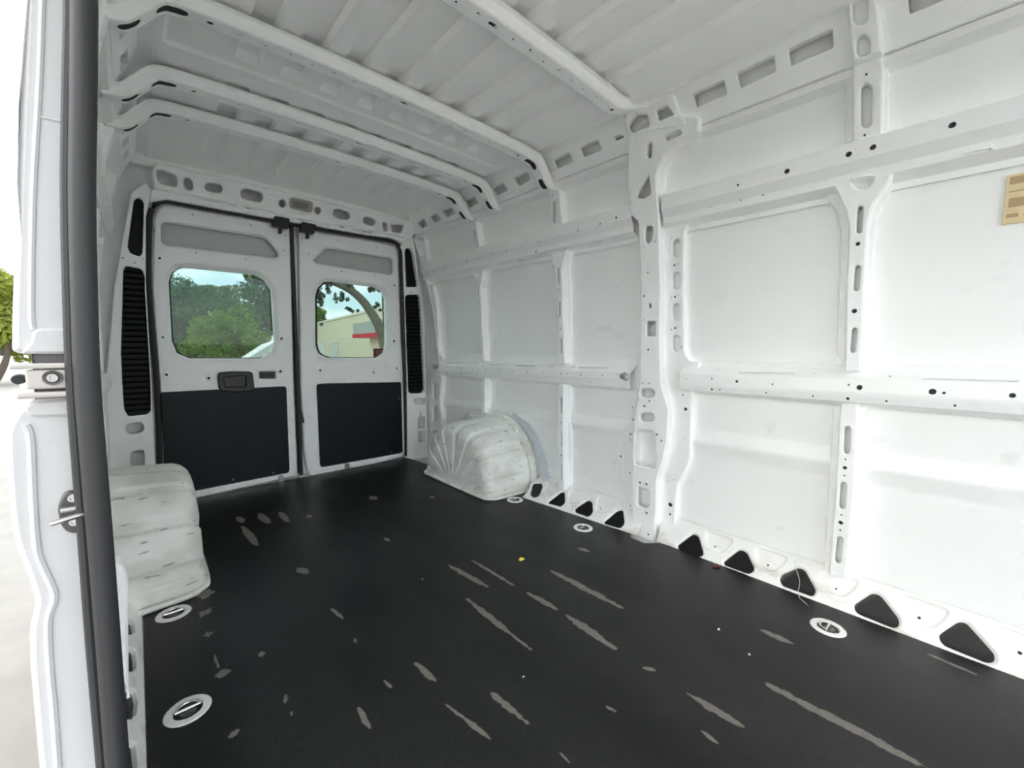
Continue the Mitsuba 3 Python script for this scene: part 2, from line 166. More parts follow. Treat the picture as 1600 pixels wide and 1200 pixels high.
 'upper_rail_001.5': {"s":["F",[1.045,1.567,0],[1.047,1.545,0]],"o":[[1.19,0.0],[3.27,0.0],[3.27,0.0221],[1.19,0.0221]],"h":[],"d":[]},
 'mid_rail.0': {"s":["F",[1.0875,0.944,-0.0126],[1.0816,0.9337,-0.0183]],"o":[[-1.3,0.0],[0.93,0.0],[0.93,0.0171],[-1.3,0.0171]],"h":[],"d":[]},
 'mid_rail.1': {"s":["F",[1.0816,0.9337,-0.0183],[1.022,0.8975,-0.0215]],"o":[[-1.3,0.0],[0.93,0.0],[0.93,0.0714],[-1.3,0.0714]],"h":[[0.012,[[0.4713,0.0375],[0.4693,0.0386],[0.4676,0.0416],[0.4668,0.0453],[0.4672,0.0483],[0.4686,0.0494],[0.6707,0.0535],[0.673,0.0523],[0.6752,0.0492],[0.6764,0.0453],[0.6762,0.0421],[0.6746,0.0408]]],[0.012,[[-0.1048,0.0475],[-0.1059,0.0486],[-0.1066,0.0514],[-0.1065,0.0549],[-0.1058,0.0578],[-0.1046,0.0588],[0.0971,0.0601],[0.0987,0.0589],[0.0998,0.0558],[0.1,0.0519],[0.0994,0.0488],[0.098,0.0476]]]],"d":[[0.397,0.0461,0.0035],[0.1795,0.0496,0.0041],[0.7712,0.0368,0.0036]]},
 'mid_rail.2': {"s":["F",[1.022,0.8975,-0.0215],[1.0165,0.8433,-0.0183]],"o":[[-1.3,0.0],[0.93,0.0],[0.93,0.0513],[-1.3,0.0513]],"h":[],"d":[[0.8974,0.0276,0.003],[0.7795,0.0197,0.0035],[0.6728,0.0277,0.006],[0.5347,0.033,0.0038],[0.289,0.0228,0.0034],[0.2574,0.0301,0.0089],[0.0711,0.0329,0.0096],[0.0446,0.0352,0.0043],[-0.0973,0.0333,0.0072]]},
 'mid_rail.3': {"s":["F",[1.0165,0.8433,-0.0183],[1.0248,0.8076,-0.0091]],"o":[[-1.3,0.0],[0.93,0.0],[0.93,0.0278],[-1.3,0.0278]],"h":[],"d":[[0.3956,0.0175,0.0035],[0.2889,0.0182,0.0051],[0.182,0.0181,0.0034],[0.0177,0.0178,0.0033],[0.7778,0.0175,0.0053],[0.7427,0.0166,0.0037],[0.557,0.0171,0.0035]]},
 'mid_rail.4': {"s":["F",[1.0248,0.8076,-0.0091],[1.0871,0.7827,-0.002]],"o":[[-1.3,0.0],[0.93,0.0],[0.93,0.0648],[-1.3,0.0648]],"h":[],"d":[]},
 'mid_rail_001.0': {"s":["F",[1.0875,0.9703,-0.0109],[1.082,0.9275,-0.0188]],"o":[[1.2,0.0],[3.08,0.0],[3.08,0.051],[1.2,0.051]],"h":[],"d":[]},
 'mid_rail_001.1': {"s":["F",[1.082,0.9275,-0.0188],[1.0224,0.8825,-0.0165]],"o":[[1.2,0.0],[3.08,0.0],[3.08,0.0733],[1.2,0.0733]],"h":[[0.012,[[2.8506,0.0087],[2.8447,0.0101],[2.8377,0.0139],[2.8323,0.0186],[2.8306,0.0224],[2.8332,0.0239],[3.0211,0.0264],[3.0275,0.0249],[3.0352,0.021],[3.0413,0.016],[3.0433,0.012],[3.0405,0.0104]]],[0.012,[[2.7643,0.0133],[2.7602,0.0141],[2.7552,0.0168],[2.7511,0.0202],[2.7497,0.0231],[2.7513,0.0244],[2.7836,0.0273],[2.7878,0.0265],[2.7929,0.0239],[2.797,0.0204],[2.7985,0.0174],[2.7969,0.0161]]],[0.012,[[2.5893,0.017],[2.5856,0.0177],[2.581,0.0202],[2.5774,0.0235],[2.5762,0.0263],[2.5777,0.0275],[2.6229,0.0317],[2.6267,0.0309],[2.6313,0.0284],[2.6351,0.0251],[2.6364,0.0223],[2.6349,0.021]]],[0.012,[[2.267,0.0188],[2.2621,0.0201],[2.2565,0.0237],[2.2524,0.0282],[2.2514,0.0318],[2.2537,0.0332],[2.4336,0.037],[2.439,0.0356],[2.4452,0.0319],[2.4499,0.0272],[2.4512,0.0233],[2.4487,0.0218]]],[0.012,[[1.9577,0.0216],[1.953,0.023],[1.948,0.0266],[1.9444,0.0311],[1.9437,0.0347],[1.9461,0.0362],[2.126,0.0391],[2.1311,0.0377],[2.1368,0.0339],[2.1409,0.0291],[2.1419,0.0252],[2.1393,0.0237]]],[0.012,[[1.7846,0.0223],[1.7814,0.0232],[1.7778,0.0258],[1.7752,0.0292],[1.7745,0.032],[1.7761,0.0333],[1.8176,0.037],[1.8209,0.0362],[1.8246,0.0336],[1.8273,0.0301],[1.828,0.0272],[1.8264,0.0259]]],[0.012,[[1.6111,0.0237],[1.6082,0.0245],[1.6051,0.0269],[1.6028,0.0301],[1.6023,0.0328],[1.6037,0.0341],[1.641,0.0382],[1.6439,0.0375],[1.6472,0.035],[1.6495,0.0318],[1.6501,0.029],[1.6486,0.0278]]],[0.012,[[1.3753,0.0226],[1.3721,0.0237],[1.3688,0.0266],[1.3667,0.0303],[1.3666,0.0333],[1.3684,0.0345],[1.5667,0.0385],[1.5703,0.0373],[1.5742,0.0342],[1.5768,0.0302],[1.5771,0.027],[1.5751,0.0257]]]],"d":[]},
 'mid_rail_001.2': {"s":["F",[1.0224,0.8825,-0.0165],[1.0168,0.852,-0.0183]],"o":[[1.2,0.0],[3.08,0.0],[3.08,0.0328],[1.2,0.0328]],"h":[],"d":[[2.8791,0.0146,0.0058],[2.7815,0.0147,0.0057],[2.728,0.0149,0.0057],[2.578,0.0158,0.0055],[2.4269,0.0168,0.0054],[2.276,0.0171,0.0052],[2.1316,0.0173,0.0051],[1.981,0.0181,0.0049],[1.8315,0.0186,0.0047],[1.6798,0.0194,0.0046],[1.6315,0.0177,0.0045],[1.5285,0.0196,0.0044],[1.3769,0.0194,0.0042]]},
 'mid_rail_001.3': {"s":["F",[1.0168,0.852,-0.0183],[1.0251,0.7929,-0.0093]],"o":[[1.2,0.0],[3.08,0.0],[3.08,0.0508],[1.2,0.0508]],"h":[],"d":[[2.9545,0.0355,0.0078],[2.7494,0.0335,0.0071],[2.6784,0.0293,0.0068],[2.5329,0.035,0.0064],[2.3187,0.0333,0.0057],[2.1042,0.0353,0.0052],[1.8887,0.0329,0.0047],[1.6712,0.0341,0.0042],[1.4575,0.0317,0.0038]]},
 'mid_rail_001.4': {"s":["F",[1.0251,0.7929,-0.0093],[1.0874,0.7742,-0.011]],"o":[[1.2,0.0],[3.08,0.0],[3.08,0.0656],[1.2,0.0656]],"h":[],"d":[]},
 'mid_strut': {"s":["P","I",0.012],"o":[[0.3754,1.5897],[0.3232,1.6034],[0.3186,1.579],[0.3037,1.5603],[0.2826,1.5549],[0.2663,1.5672],[0.2645,1.5974],[0.2105,1.5902],[0.2275,1.5508],[0.2594,1.4972],[0.27,1.4364],[0.265,1.2169],[0.2585,0.9149],[0.308,0.9123],[0.3214,1.2224],[0.3247,1.4365],[0.3363,1.4934]],"h":[[0,[[0.2854,1.4174],[0.2869,1.412],[0.291,1.4095],[0.2961,1.4108],[0.3002,1.4155],[0.3018,1.4217],[0.3016,1.4948],[0.3001,1.5001],[0.296,1.5024],[0.291,1.5009],[0.2869,1.4962],[0.2854,1.49]]],[0,[[0.2825,1.2178],[0.284,1.212],[0.2882,1.209],[0.2934,1.21],[0.2976,1.2146],[0.2992,1.2211],[0.2992,1.2916],[0.2976,1.2973],[0.2935,1.3001],[0.2883,1.2989],[0.2842,1.2942],[0.2826,1.2878]]],[0,[[0.279,0.9947],[0.2807,0.9889],[0.2848,0.9856],[0.2898,0.9862],[0.2938,0.9903],[0.2952,0.9966],[0.294,1.0666],[0.2924,1.0723],[0.2883,1.0754],[0.2833,1.0746],[0.2794,1.0704],[0.2779,1.0642]]]],"d":[[0.2941,1.3741,0.007],[0.2904,1.1371,0.0081]]},
 'mid_strut_flange': {"s":["P","I",0.055],"o":[[0.3835,1.6025],[0.4059,1.5814],[0.4032,1.5628],[0.3682,1.5051],[0.3562,1.4463],[0.3502,1.2056],[0.3429,0.9877],[0.3252,0.9539],[0.3187,0.9102],[0.255,0.9134],[0.2493,0.9655],[0.2382,0.9891],[0.2555,1.3876],[0.2499,1.479],[0.2228,1.5355],[0.2102,1.6016],[0.2767,1.6038]],"h":[],"d":[]},
 'mid_strut_001': {"s":["P","I",0.012],"o":[[1.7819,1.5594],[1.7344,1.5596],[1.7258,1.5397],[1.7061,1.5294],[1.6799,1.5403],[1.6676,1.5676],[1.6281,1.5685],[1.6622,1.512],[1.6759,1.4661],[1.6839,1.2599],[1.6604,0.8946],[1.7123,0.8888],[1.7312,1.3596],[1.7368,1.4739]],"h":[[0,[[1.7052,1.3897],[1.7071,1.3863],[1.7115,1.3845],[1.7166,1.385],[1.7206,1.3877],[1.7219,1.3914],[1.7149,1.4725],[1.713,1.4758],[1.7087,1.4775],[1.7036,1.4768],[1.6997,1.4741],[1.6984,1.4704]]],[0,[[1.6996,1.1899],[1.7012,1.1863],[1.7053,1.1842],[1.7106,1.1845],[1.7148,1.187],[1.7165,1.1908],[1.7176,1.2705],[1.716,1.2741],[1.7119,1.2761],[1.7066,1.2757],[1.7024,1.2731],[1.7008,1.2693]]],[0,[[1.6834,0.9671],[1.685,0.9634],[1.6891,0.961],[1.6944,0.9609],[1.6986,0.9631],[1.7003,0.9669],[1.7014,1.0456],[1.6999,1.0493],[1.6957,1.0516],[1.6905,1.0516],[1.6862,1.0492],[1.6846,1.0455]]]],"d":[[1.7112,1.3501,0.0038],[1.6988,1.1135,0.0051]]},
 'mid_strut_001_flange': {"s":["P","I",0.055],"o":[[1.8102,1.5661],[1.7709,1.4645],[1.7651,1.3475],[1.7475,0.8905],[1.6686,0.8933],[1.652,0.9689],[1.6604,1.3946],[1.6621,1.4697],[1.6307,1.5574],[1.6631,1.5845]],"h":[],"d":[]},
 'mid_strut_002': {"s":["P","I",0.012],"o":[[2.579,1.5451],[2.5304,1.5485],[2.5109,1.5231],[2.479,1.5285],[2.4679,1.5499],[2.4218,1.5532],[2.4788,1.4319],[2.4813,1.1971],[2.4577,0.8852],[2.489,0.8843],[2.5102,1.078],[2.5168,1.3887],[2.5098,1.4813]],"h":[[0,[[2.5018,1.3783],[2.5038,1.3753],[2.5084,1.3737],[2.5138,1.374],[2.518,1.3762],[2.5193,1.3794],[2.5103,1.4603],[2.5083,1.4632],[2.5037,1.4647],[2.4984,1.4643],[2.4942,1.462],[2.4929,1.4589]]],[0,[[2.4903,1.1761],[2.492,1.173],[2.4963,1.1711],[2.5018,1.1713],[2.5063,1.1734],[2.508,1.1766],[2.5089,1.2604],[2.5072,1.2635],[2.5028,1.2652],[2.4974,1.265],[2.493,1.2628],[2.4912,1.2596]]],[0,[[2.4715,0.9539],[2.4731,0.9506],[2.4774,0.9485],[2.4829,0.9483],[2.4873,0.9501],[2.4891,0.9533],[2.492,1.0415],[2.4904,1.0447],[2.4861,1.0467],[2.4806,1.0468],[2.4762,1.0448],[2.4744,1.0417]]]],"d":[[2.5211,1.3373,0.0037],[2.502,1.102,0.0039]]},
 'mid_strut_002_flange': {"s":["P","I",0.055],"o":[[2.6269,1.5559],[2.5602,1.4676],[2.5586,1.0055],[2.544,0.8767],[2.4727,0.8791],[2.4927,1.3195],[2.4756,1.4822],[2.4385,1.5515],[2.4812,1.5707]],"h":[],"d":[]},
 'low_strut': {"s":["P","I",0.012],"o":[[0.3102,0.7919],[0.2582,0.7952],[0.2534,0.6601],[0.2485,0.4916],[0.2559,0.1302],[0.2609,0.1147],[0.3109,0.1139],[0.3066,0.4764],[0.3118,0.7235]],"h":[[0,[[0.2722,0.6198],[0.2738,0.6125],[0.2784,0.6074],[0.2841,0.6066],[0.289,0.6103],[0.291,0.6173],[0.2931,0.6994],[0.2915,0.7066],[0.2869,0.7115],[0.2812,0.712],[0.2764,0.7081],[0.2745,0.7012]]],[0,[[0.273,0.4055],[0.2748,0.3976],[0.2795,0.3919],[0.2854,0.3905],[0.2902,0.3941],[0.2921,0.4012],[0.2925,0.4852],[0.2908,0.4928],[0.2861,0.4982],[0.2803,0.4992],[0.2755,0.4955],[0.2736,0.4886]]],[0,[[0.2748,0.1837],[0.2768,0.1754],[0.2817,0.1691],[0.2878,0.1673],[0.2926,0.1708],[0.2943,0.1781],[0.2927,0.2649],[0.2906,0.2731],[0.2857,0.2791],[0.2798,0.2805],[0.275,0.2769],[0.2734,0.2697]]]],"d":[[0.2824,0.5865,0.0032],[0.2824,0.5545,0.0068],[0.2825,0.5249,0.0032],[0.2827,0.3693,0.0033],[0.2831,0.3377,0.0076],[0.2831,0.3071,0.0033]]},
 'low_strut_flange': {"s":["P","I",0.058],"o":[[0.3405,0.7745],[0.3381,0.5998],[0.3352,0.0909],[0.318,0.0845],[0.2493,0.0934],[0.2418,0.3164],[0.2446,0.5639],[0.2325,0.6082],[0.2346,0.7841],[0.2847,0.7857]],"h":[],"d":[]},
 'low_strut_001': {"s":["P","I",0.012],"o":[[1.7107,0.7688],[1.6663,0.772],[1.676,0.0886],[1.7251,0.0796]],"h":[[0,[[1.6778,0.5904],[1.6794,0.5863],[1.6836,0.5834],[1.6889,0.5827],[1.6932,0.5846],[1.6949,0.5882],[1.6962,0.678],[1.6946,0.682],[1.6904,0.6848],[1.6851,0.6853],[1.6808,0.6834],[1.6791,0.6797]]],[0,[[1.6802,0.3764],[1.6817,0.3728],[1.6854,0.37],[1.69,0.3692],[1.6936,0.3706],[1.6949,0.3737],[1.6912,0.4665],[1.6897,0.4701],[1.6859,0.4728],[1.6814,0.4735],[1.6779,0.472],[1.6766,0.4689]]],[0,[[1.6883,0.1594],[1.6899,0.1555],[1.6937,0.1525],[1.6983,0.1513],[1.702,0.1525],[1.7033,0.1556],[1.6997,0.251],[1.6981,0.2547],[1.6943,0.2577],[1.6897,0.2587],[1.6861,0.2574],[1.6848,0.2543]]]],"d":[[1.6855,0.5616,0.0028],[1.6851,0.5292,0.0057],[1.6846,0.5008,0.0028],[1.6895,0.3471,0.0029],[1.6907,0.3155,0.0068],[1.692,0.2838,0.003]]},
 'low_strut_001_flange': {"s":["P","I",0.058],"o":[[1.7484,0.7636],[1.7608,0.059],[1.678,0.0771],[1.6551,0.1305],[1.6448,0.3647],[1.6414,0.5096],[1.6604,0.5598],[1.6516,0.65],[1.6535,0.7624]],"h":[],"d":[]},
 'low_strut_002': {"s":["P","I",0.012],"o":[[2.4985,0.7567],[2.4474,0.7598],[2.4519,0.49],[2.4913,0.4951]],"h":[[0,[[2.463,0.67],[2.4643,0.6676],[2.4675,0.6658],[2.4714,0.6655],[2.4746,0.6667],[2.4758,0.6689],[2.4755,0.6948],[2.4743,0.6972],[2.471,0.6989],[2.4671,0.6992],[2.4639,0.698],[2.4627,0.6957]]],[0,[[2.4618,0.606],[2.4631,0.6033],[2.4666,0.6014],[2.4708,0.601],[2.4743,0.6022],[2.4756,0.6046],[2.4753,0.6299],[2.4739,0.6326],[2.4705,0.6345],[2.4662,0.6349],[2.4628,0.6336],[2.4615,0.6312]]],[0,[[2.4617,0.5277],[2.463,0.525],[2.4665,0.5231],[2.4708,0.5226],[2.4742,0.5237],[2.4755,0.5261],[2.4752,0.5516],[2.4738,0.5543],[2.4704,0.5562],[2.4661,0.5567],[2.4627,0.5555],[2.4614,0.5531]]]],"d":[]},
 'low_strut_002_flange': {"s":["P","I",0.058],"o":[[2.5494,0.7514],[2.5451,0.4735],[2.4607,0.4841],[2.4641,0.5386],[2.4429,0.64],[2.4466,0.7528]],"h":[],"d":[]},
 'sill': {"s":["F",[1.115,0.12,0.0],[1.03,0.0,0.0]],"o":[[-1.3,0.0],[1.02,0.0],[1.02,0.1471],[-1.3,0.1471]],"h":[[0.02,[[0.9175,0.1318],[0.8601,0.048],[0.8317,0.0528],[0.7848,0.1302],[0.8043,0.1472],[0.903,0.1463]]],[0.02,[[0.6963,0.128],[0.6456,0.0479],[0.6153,0.05],[0.5669,0.1129],[0.5839,0.1399],[0.686,0.1405]]],[0.02,[[0.4723,0.1184],[0.4682,0.092],[0.4176,0.0412],[0.3948,0.0428],[0.3444,0.1083],[0.3507,0.1341],[0.457,0.1363]]],[0.02,[[0.2276,0.1107],[0.181,0.0439],[0.1585,0.0412],[0.0995,0.1029],[0.0986,0.1282],[0.1126,0.1394],[0.2158,0.135]]],[0.02,[[0.0019,0.1095],[-0.0413,0.043],[-0.0593,0.0375],[-0.1252,0.1049],[-0.1249,0.1273],[-0.1101,0.1391],[-0.0105,0.1345]]]],"d":[[0.7489,0.082,0.0043],[0.5241,0.0785,0.0044],[0.3521,0.0754,0.0036],[0.0511,0.0743,0.0049],[-0.1746,0.0723,0.0052]]},
 'sill_001': {"s":["F",[1.115,0.12,0.0,0.0],[1.108,0.0,0.0,-0.088]],"o":[[1.12,0.0],[1.93,0.0],[1.93,0.1531],[1.12,0.1531]],"h":[[0.015,[[1.9459,0.0635],[1.8824,0.0463],[1.8535,0.0628],[1.8291,0.1193],[1.8617,0.1356],[1.9012,0.1247]]],[0.015,[[1.7409,0.1335],[1.6995,0.0578],[1.6752,0.0557],[1.6267,0.1076],[1.635,0.1335],[1.7308,0.1389]]],[0.015,[[1.5448,0.1247],[1.4956,0.0543],[1.4618,0.0578],[1.4222,0.1096],[1.4328,0.1392],[1.5234,0.1381]]],[0.015,[[1.3316,0.1395],[1.288,0.059],[1.2581,0.0472],[1.2151,0.1132],[1.2246,0.1435],[1.3219,0.1477]]]],"d":[[1.8094,0.0813,0.0027],[1.6017,0.0834,0.0033],[1.3913,0.0854,0.0039]]},
 'sill_002': {"s":["F",[-1.035,0.15,0.0,0.0],[-0.953,0.0,0.0,0.0]],"o":[[1.06,0.0],[2.02,0.0],[2.02,0.171],[1.06,0.171]],"h":[[0.004,[[1.7301,0.063],[1.8758,0.0999],[1.892,0.1307],[1.8372,0.1398],[1.7915,0.1187]]],[0.004,[[1.5379,0.065],[1.699,0.1025],[1.7172,0.1362],[1.6711,0.1443],[1.6291,0.1439],[1.5873,0.125]]],[0.004,[[1.3395,0.0728],[1.4982,0.1054],[1.5099,0.1377],[1.4783,0.1475],[1.4189,0.1443],[1.3767,0.1231]]],[0.004,[[1.1632,0.091],[1.2937,0.1147],[1.2997,0.1386],[1.2424,0.1445],[1.1927,0.1398],[1.1709,0.1218]]]],"d":[]},
 'header': {"s":["Y",3.255,0.0],"o":[[-0.7913,1.9863],[-0.7623,2.055],[-0.472,2.047],[-0.0297,2.0537],[0.4233,2.0445],[0.9031,2.0599],[0.9324,1.9861],[0.8703,1.9005],[0.4963,1.9116],[0.1355,1.8911],[-0.1168,1.8836],[-0.1863,1.9027],[-0.5569,1.9027],[-0.7791,1.9003]],"h":[[0.01,[[-0.7675,2.0107],[-0.75,2.0192],[-0.6807,2.0075],[-0.6727,1.9895],[-0.675,1.9448],[-0.6875,1.9343],[-0.7544,1.9353],[-0.7675,1.957]]],[0.012,[[-0.6426,1.9902],[-0.6297,2.0047],[-0.6083,2.003],[-0.5967,1.9873],[-0.5988,1.9455],[-0.6088,1.9317],[-0.6363,1.9361],[-0.6444,1.9563]]],[0,[[-0.4634,2.0082],[-0.4508,2.0037],[-0.4449,1.9901],[-0.4481,1.9726],[-0.4591,1.958],[-0.4737,1.952],[-0.523,1.9495],[-0.5351,1.9541],[-0.5407,1.9675],[-0.5376,1.9846],[-0.527,1.9989],[-0.5128,2.0051]]],[0,[[-0.2449,2.0175],[-0.2284,2.0096],[-0.2219,1.9904],[-0.2279,1.9675],[-0.2442,1.9496],[-0.2644,1.9437],[-0.3331,1.9481],[-0.3488,1.956],[-0.3548,1.9747],[-0.349,1.9969],[-0.3335,2.0145],[-0.3141,2.0206]]],[0,[[-0.0833,1.9787],[-0.0885,1.9609],[-0.101,1.9478],[-0.1159,1.9445],[-0.1274,1.9521],[-0.1313,1.9677],[-0.1261,1.9853],[-0.1138,1.9984],[-0.0989,2.0019],[-0.0872,1.9944]]],[0.01,[[-0.0596,2.0164],[-0.047,2.028],[0.0831,2.0279],[0.0936,2.017],[0.0808,1.9606],[0.0674,1.9488],[-0.0539,1.953],[-0.0637,1.9638]]],[0,[[0.1487,1.9799],[0.1433,1.9622],[0.1304,1.9493],[0.1151,1.946],[0.103,1.9536],[0.0989,1.969],[0.1041,1.9865],[0.1169,1.9994],[0.1322,2.0028],[0.1444,1.9954]]],[0,[[0.3347,2.0156],[0.3524,2.0072],[0.359,1.9884],[0.3519,1.9665],[0.3339,1.95],[0.312,1.9452],[0.2507,1.9513],[0.2338,1.9597],[0.2276,1.9781],[0.2344,1.9995],[0.2516,2.0157],[0.2729,2.0208]]],[0,[[0.5393,2.0047],[0.5551,1.9974],[0.561,1.9812],[0.5547,1.9624],[0.5386,1.9483],[0.519,1.9443],[0.4777,1.9484],[0.4624,1.9558],[0.4567,1.9717],[0.4629,1.9901],[0.4784,2.0041],[0.4977,2.0083]]],[0.01,[[0.6203,1.9902],[0.6423,1.9971],[0.6642,1.9864],[0.6632,1.9406],[0.6462,1.9223],[0.6243,1.9232]]],[0.008,[[0.6921,1.9919],[0.8069,2.0067],[0.7851,1.9351],[0.6992,1.927]]]],"d":[[-0.8168,1.9263,0.0032],[-0.6514,1.936,0.0034],[-0.4364,1.9509,0.0032],[-0.3641,1.9484,0.0028],[-0.2033,1.9533,0.0034],[-0.1781,2.0114,0.0051],[-0.1845,1.8526,0.0038],[0.2166,1.9501,0.0037],[0.41,2.0129,0.0039],[0.371,1.9476,0.0034],[0.6685,1.929,0.0041]]},
 'header_under': {"s":["Y",3.28,0.0],"o":[[-0.7987,1.8912],[-0.7776,1.9145],[-0.5539,1.9135],[-0.1805,1.9139],[-0.1107,1.8904],[0.1437,1.9025],[0.5073,1.9236],[0.8841,1.9128],[0.8115,1.8632],[0.7135,1.8881],[0.5061,1.8764],[0.1427,1.8703],[-0.1513,1.8648],[-0.5563,1.8629],[-0.7284,1.8609],[-0.8021,1.8291]],"h":[[0,[[-0.4542,1.9139],[-0.4513,1.9128],[-0.4499,1.9096],[-0.4506,1.9056],[-0.4532,1.9022],[-0.4566,1.9009],[-0.5361,1.8981],[-0.5389,1.8992],[-0.5402,1.9023],[-0.5395,1.9063],[-0.537,1.9095],[-0.5338,1.9108]]],[0,[[-0.3756,1.9076],[-0.3736,1.9069],[-0.3727,1.9049],[-0.3732,1.9024],[-0.3748,1.9002],[-0.377,1.8993],[-0.4085,1.8979],[-0.4103,1.8986],[-0.4112,1.9006],[-0.4108,1.9031],[-0.4092,1.9052],[-0.407,1.9061]]],[0,[[-0.293,1.9058],[-0.291,1.905],[-0.2902,1.9029],[-0.2907,1.9003],[-0.2924,1.8981],[-0.2947,1.8973],[-0.3238,1.897],[-0.3257,1.8978],[-0.3266,1.8999],[-0.3261,1.9025],[-0.3243,1.9046],[-0.3221,1.9054]]],[0,[[0.208,1.9005],[0.21,1.8998],[0.2109,1.8979],[0.2104,1.8955],[0.2087,1.8936],[0.2064,1.8929],[0.1698,1.8926],[0.1679,1.8933],[0.167,1.8952],[0.1674,1.8975],[0.1691,1.8994],[0.1714,1.9002]]],[0,[[0.3214,1.9005],[0.3235,1.8998],[0.3244,1.8978],[0.3239,1.8954],[0.3221,1.8935],[0.3197,1.8927],[0.2908,1.8929],[0.2888,1.8936],[0.2878,1.8956],[0.2884,1.898],[0.2902,1.8999],[0.2925,1.9006]]],[0,[[0.415,1.9006],[0.4169,1.9001],[0.4178,1.8984],[0.4174,1.8962],[0.4158,1.8944],[0.4137,1.8937],[0.3886,1.8929],[0.3867,1.8934],[0.3858,1.8951],[0.3862,1.8973],[0.3878,1.899],[0.3899,1.8998]]],[0,[[0.5444,1.9062],[0.5471,1.9055],[0.5484,1.9033],[0.5479,1.9004],[0.5458,1.898],[0.5428,1.897],[0.4593,1.893],[0.4567,1.8937],[0.4555,1.8959],[0.4559,1.8986],[0.458,1.901],[0.4608,1.902]]]],"d":[]},
 'rear_post': {"s":["Y",3.3,0.0],"o":[[0.8587,1.9173],[0.9199,1.9388],[0.9426,1.8073],[0.9702,1.5639],[1.0022,1.117],[1.022,0.6555],[1.0408,0.0601],[1.0527,-0.0751],[0.8245,-0.0327],[0.8368,0.6658],[0.8283,1.2223],[0.8146,1.7877],[0.792,1.8423]],"h":[[0.012,[[0.8359,1.8123],[0.8573,1.8344],[0.8968,1.838],[0.9176,1.798],[0.9634,1.53],[0.9506,1.5149],[0.8454,1.5044]]],[0.012,[[0.8305,1.4134],[0.8504,1.4396],[0.9686,1.4528],[0.9841,1.4262],[1.0154,0.6558],[1.0146,0.5975],[0.9879,0.573],[0.8758,0.5781],[0.848,0.5972]]],[0,[[0.9957,0.5269],[1.0154,0.5185],[1.0267,0.5017],[1.0253,0.4829],[1.0116,0.4694],[0.9911,0.4664],[0.9327,0.4746],[0.9136,0.483],[0.9028,0.4996],[0.9042,0.5179],[0.9174,0.5312],[0.9373,0.5344]]],[0.012,[[0.9393,0.3645],[1.0114,0.3625],[1.0165,0.2493],[0.9441,0.2527]]],[0.012,[[0.9373,0.2301],[1.0162,0.2255],[1.0147,0.1182],[0.9422,0.1234]]]],"d":[[0.9658,0.3968,0.0058],[0.9654,0.3734,0.0059],[0.8344,0.3531,0.0046],[0.8309,0.152,0.0046],[0.8937,1.4654,0.0055]]},
 'rear_post_001': {"s":["Y",3.3,0.0],"o":[[-0.8826,1.8685],[-0.821,1.9376],[-0.7839,1.8928],[-0.8105,1.8211],[-0.8264,1.7378],[-0.8486,1.3298],[-0.8537,0.7601],[-0.8657,0.2093],[-0.8705,0.0083],[-1.1082,0.032],[-1.0518,0.7712],[-0.9861,1.3163],[-0.9397,1.5726]],"h":[[0.012,[[-0.9165,1.555],[-0.8741,1.8262],[-0.8565,1.8482],[-0.8402,1.8431],[-0.8304,1.8184],[-0.8533,1.5287],[-0.8684,1.5081],[-0.9048,1.5208]]],[0.012,[[-0.9415,1.4219],[-0.9306,1.4486],[-0.8624,1.4393],[-0.8503,1.4039],[-0.8595,0.7604],[-0.8652,0.6015],[-0.8811,0.5777],[-0.9691,0.5737],[-0.9831,0.6169],[-0.9828,0.7673],[-0.9776,0.953]]],[0,[[-0.9264,0.5341],[-0.912,0.5284],[-0.9027,0.5122],[-0.9021,0.4918],[-0.9105,0.4751],[-0.9245,0.4685],[-0.9612,0.4678],[-0.9752,0.4737],[-0.9841,0.4897],[-0.9846,0.5096],[-0.9766,0.5261],[-0.963,0.5328]]],[0.012,[[-0.9725,0.3401],[-0.9585,0.3648],[-0.9129,0.365],[-0.9083,0.3446],[-0.914,0.2391],[-0.9765,0.2438]]]],"d":[[-0.939,1.4905,0.0043],[-0.8899,1.4704,0.004],[-0.8535,1.4993,0.003]]},
 'seal_line': {"s":["Y",3.322,0.0],"o":[[-0.8389,0.0759],[-0.8434,0.2199],[-0.8297,0.7572],[-0.8352,1.3333],[-0.8124,1.7271],[-0.7942,1.7971],[-0.7476,1.8538],[-0.6038,1.8602],[-0.142,1.8628],[0.133,1.8608],[0.5239,1.87],[0.7338,1.868],[0.7856,1.8397],[0.8082,1.7902],[0.8156,1.2226],[0.8299,0.6646],[0.8277,0.0205]],"h":[],"d":[]},
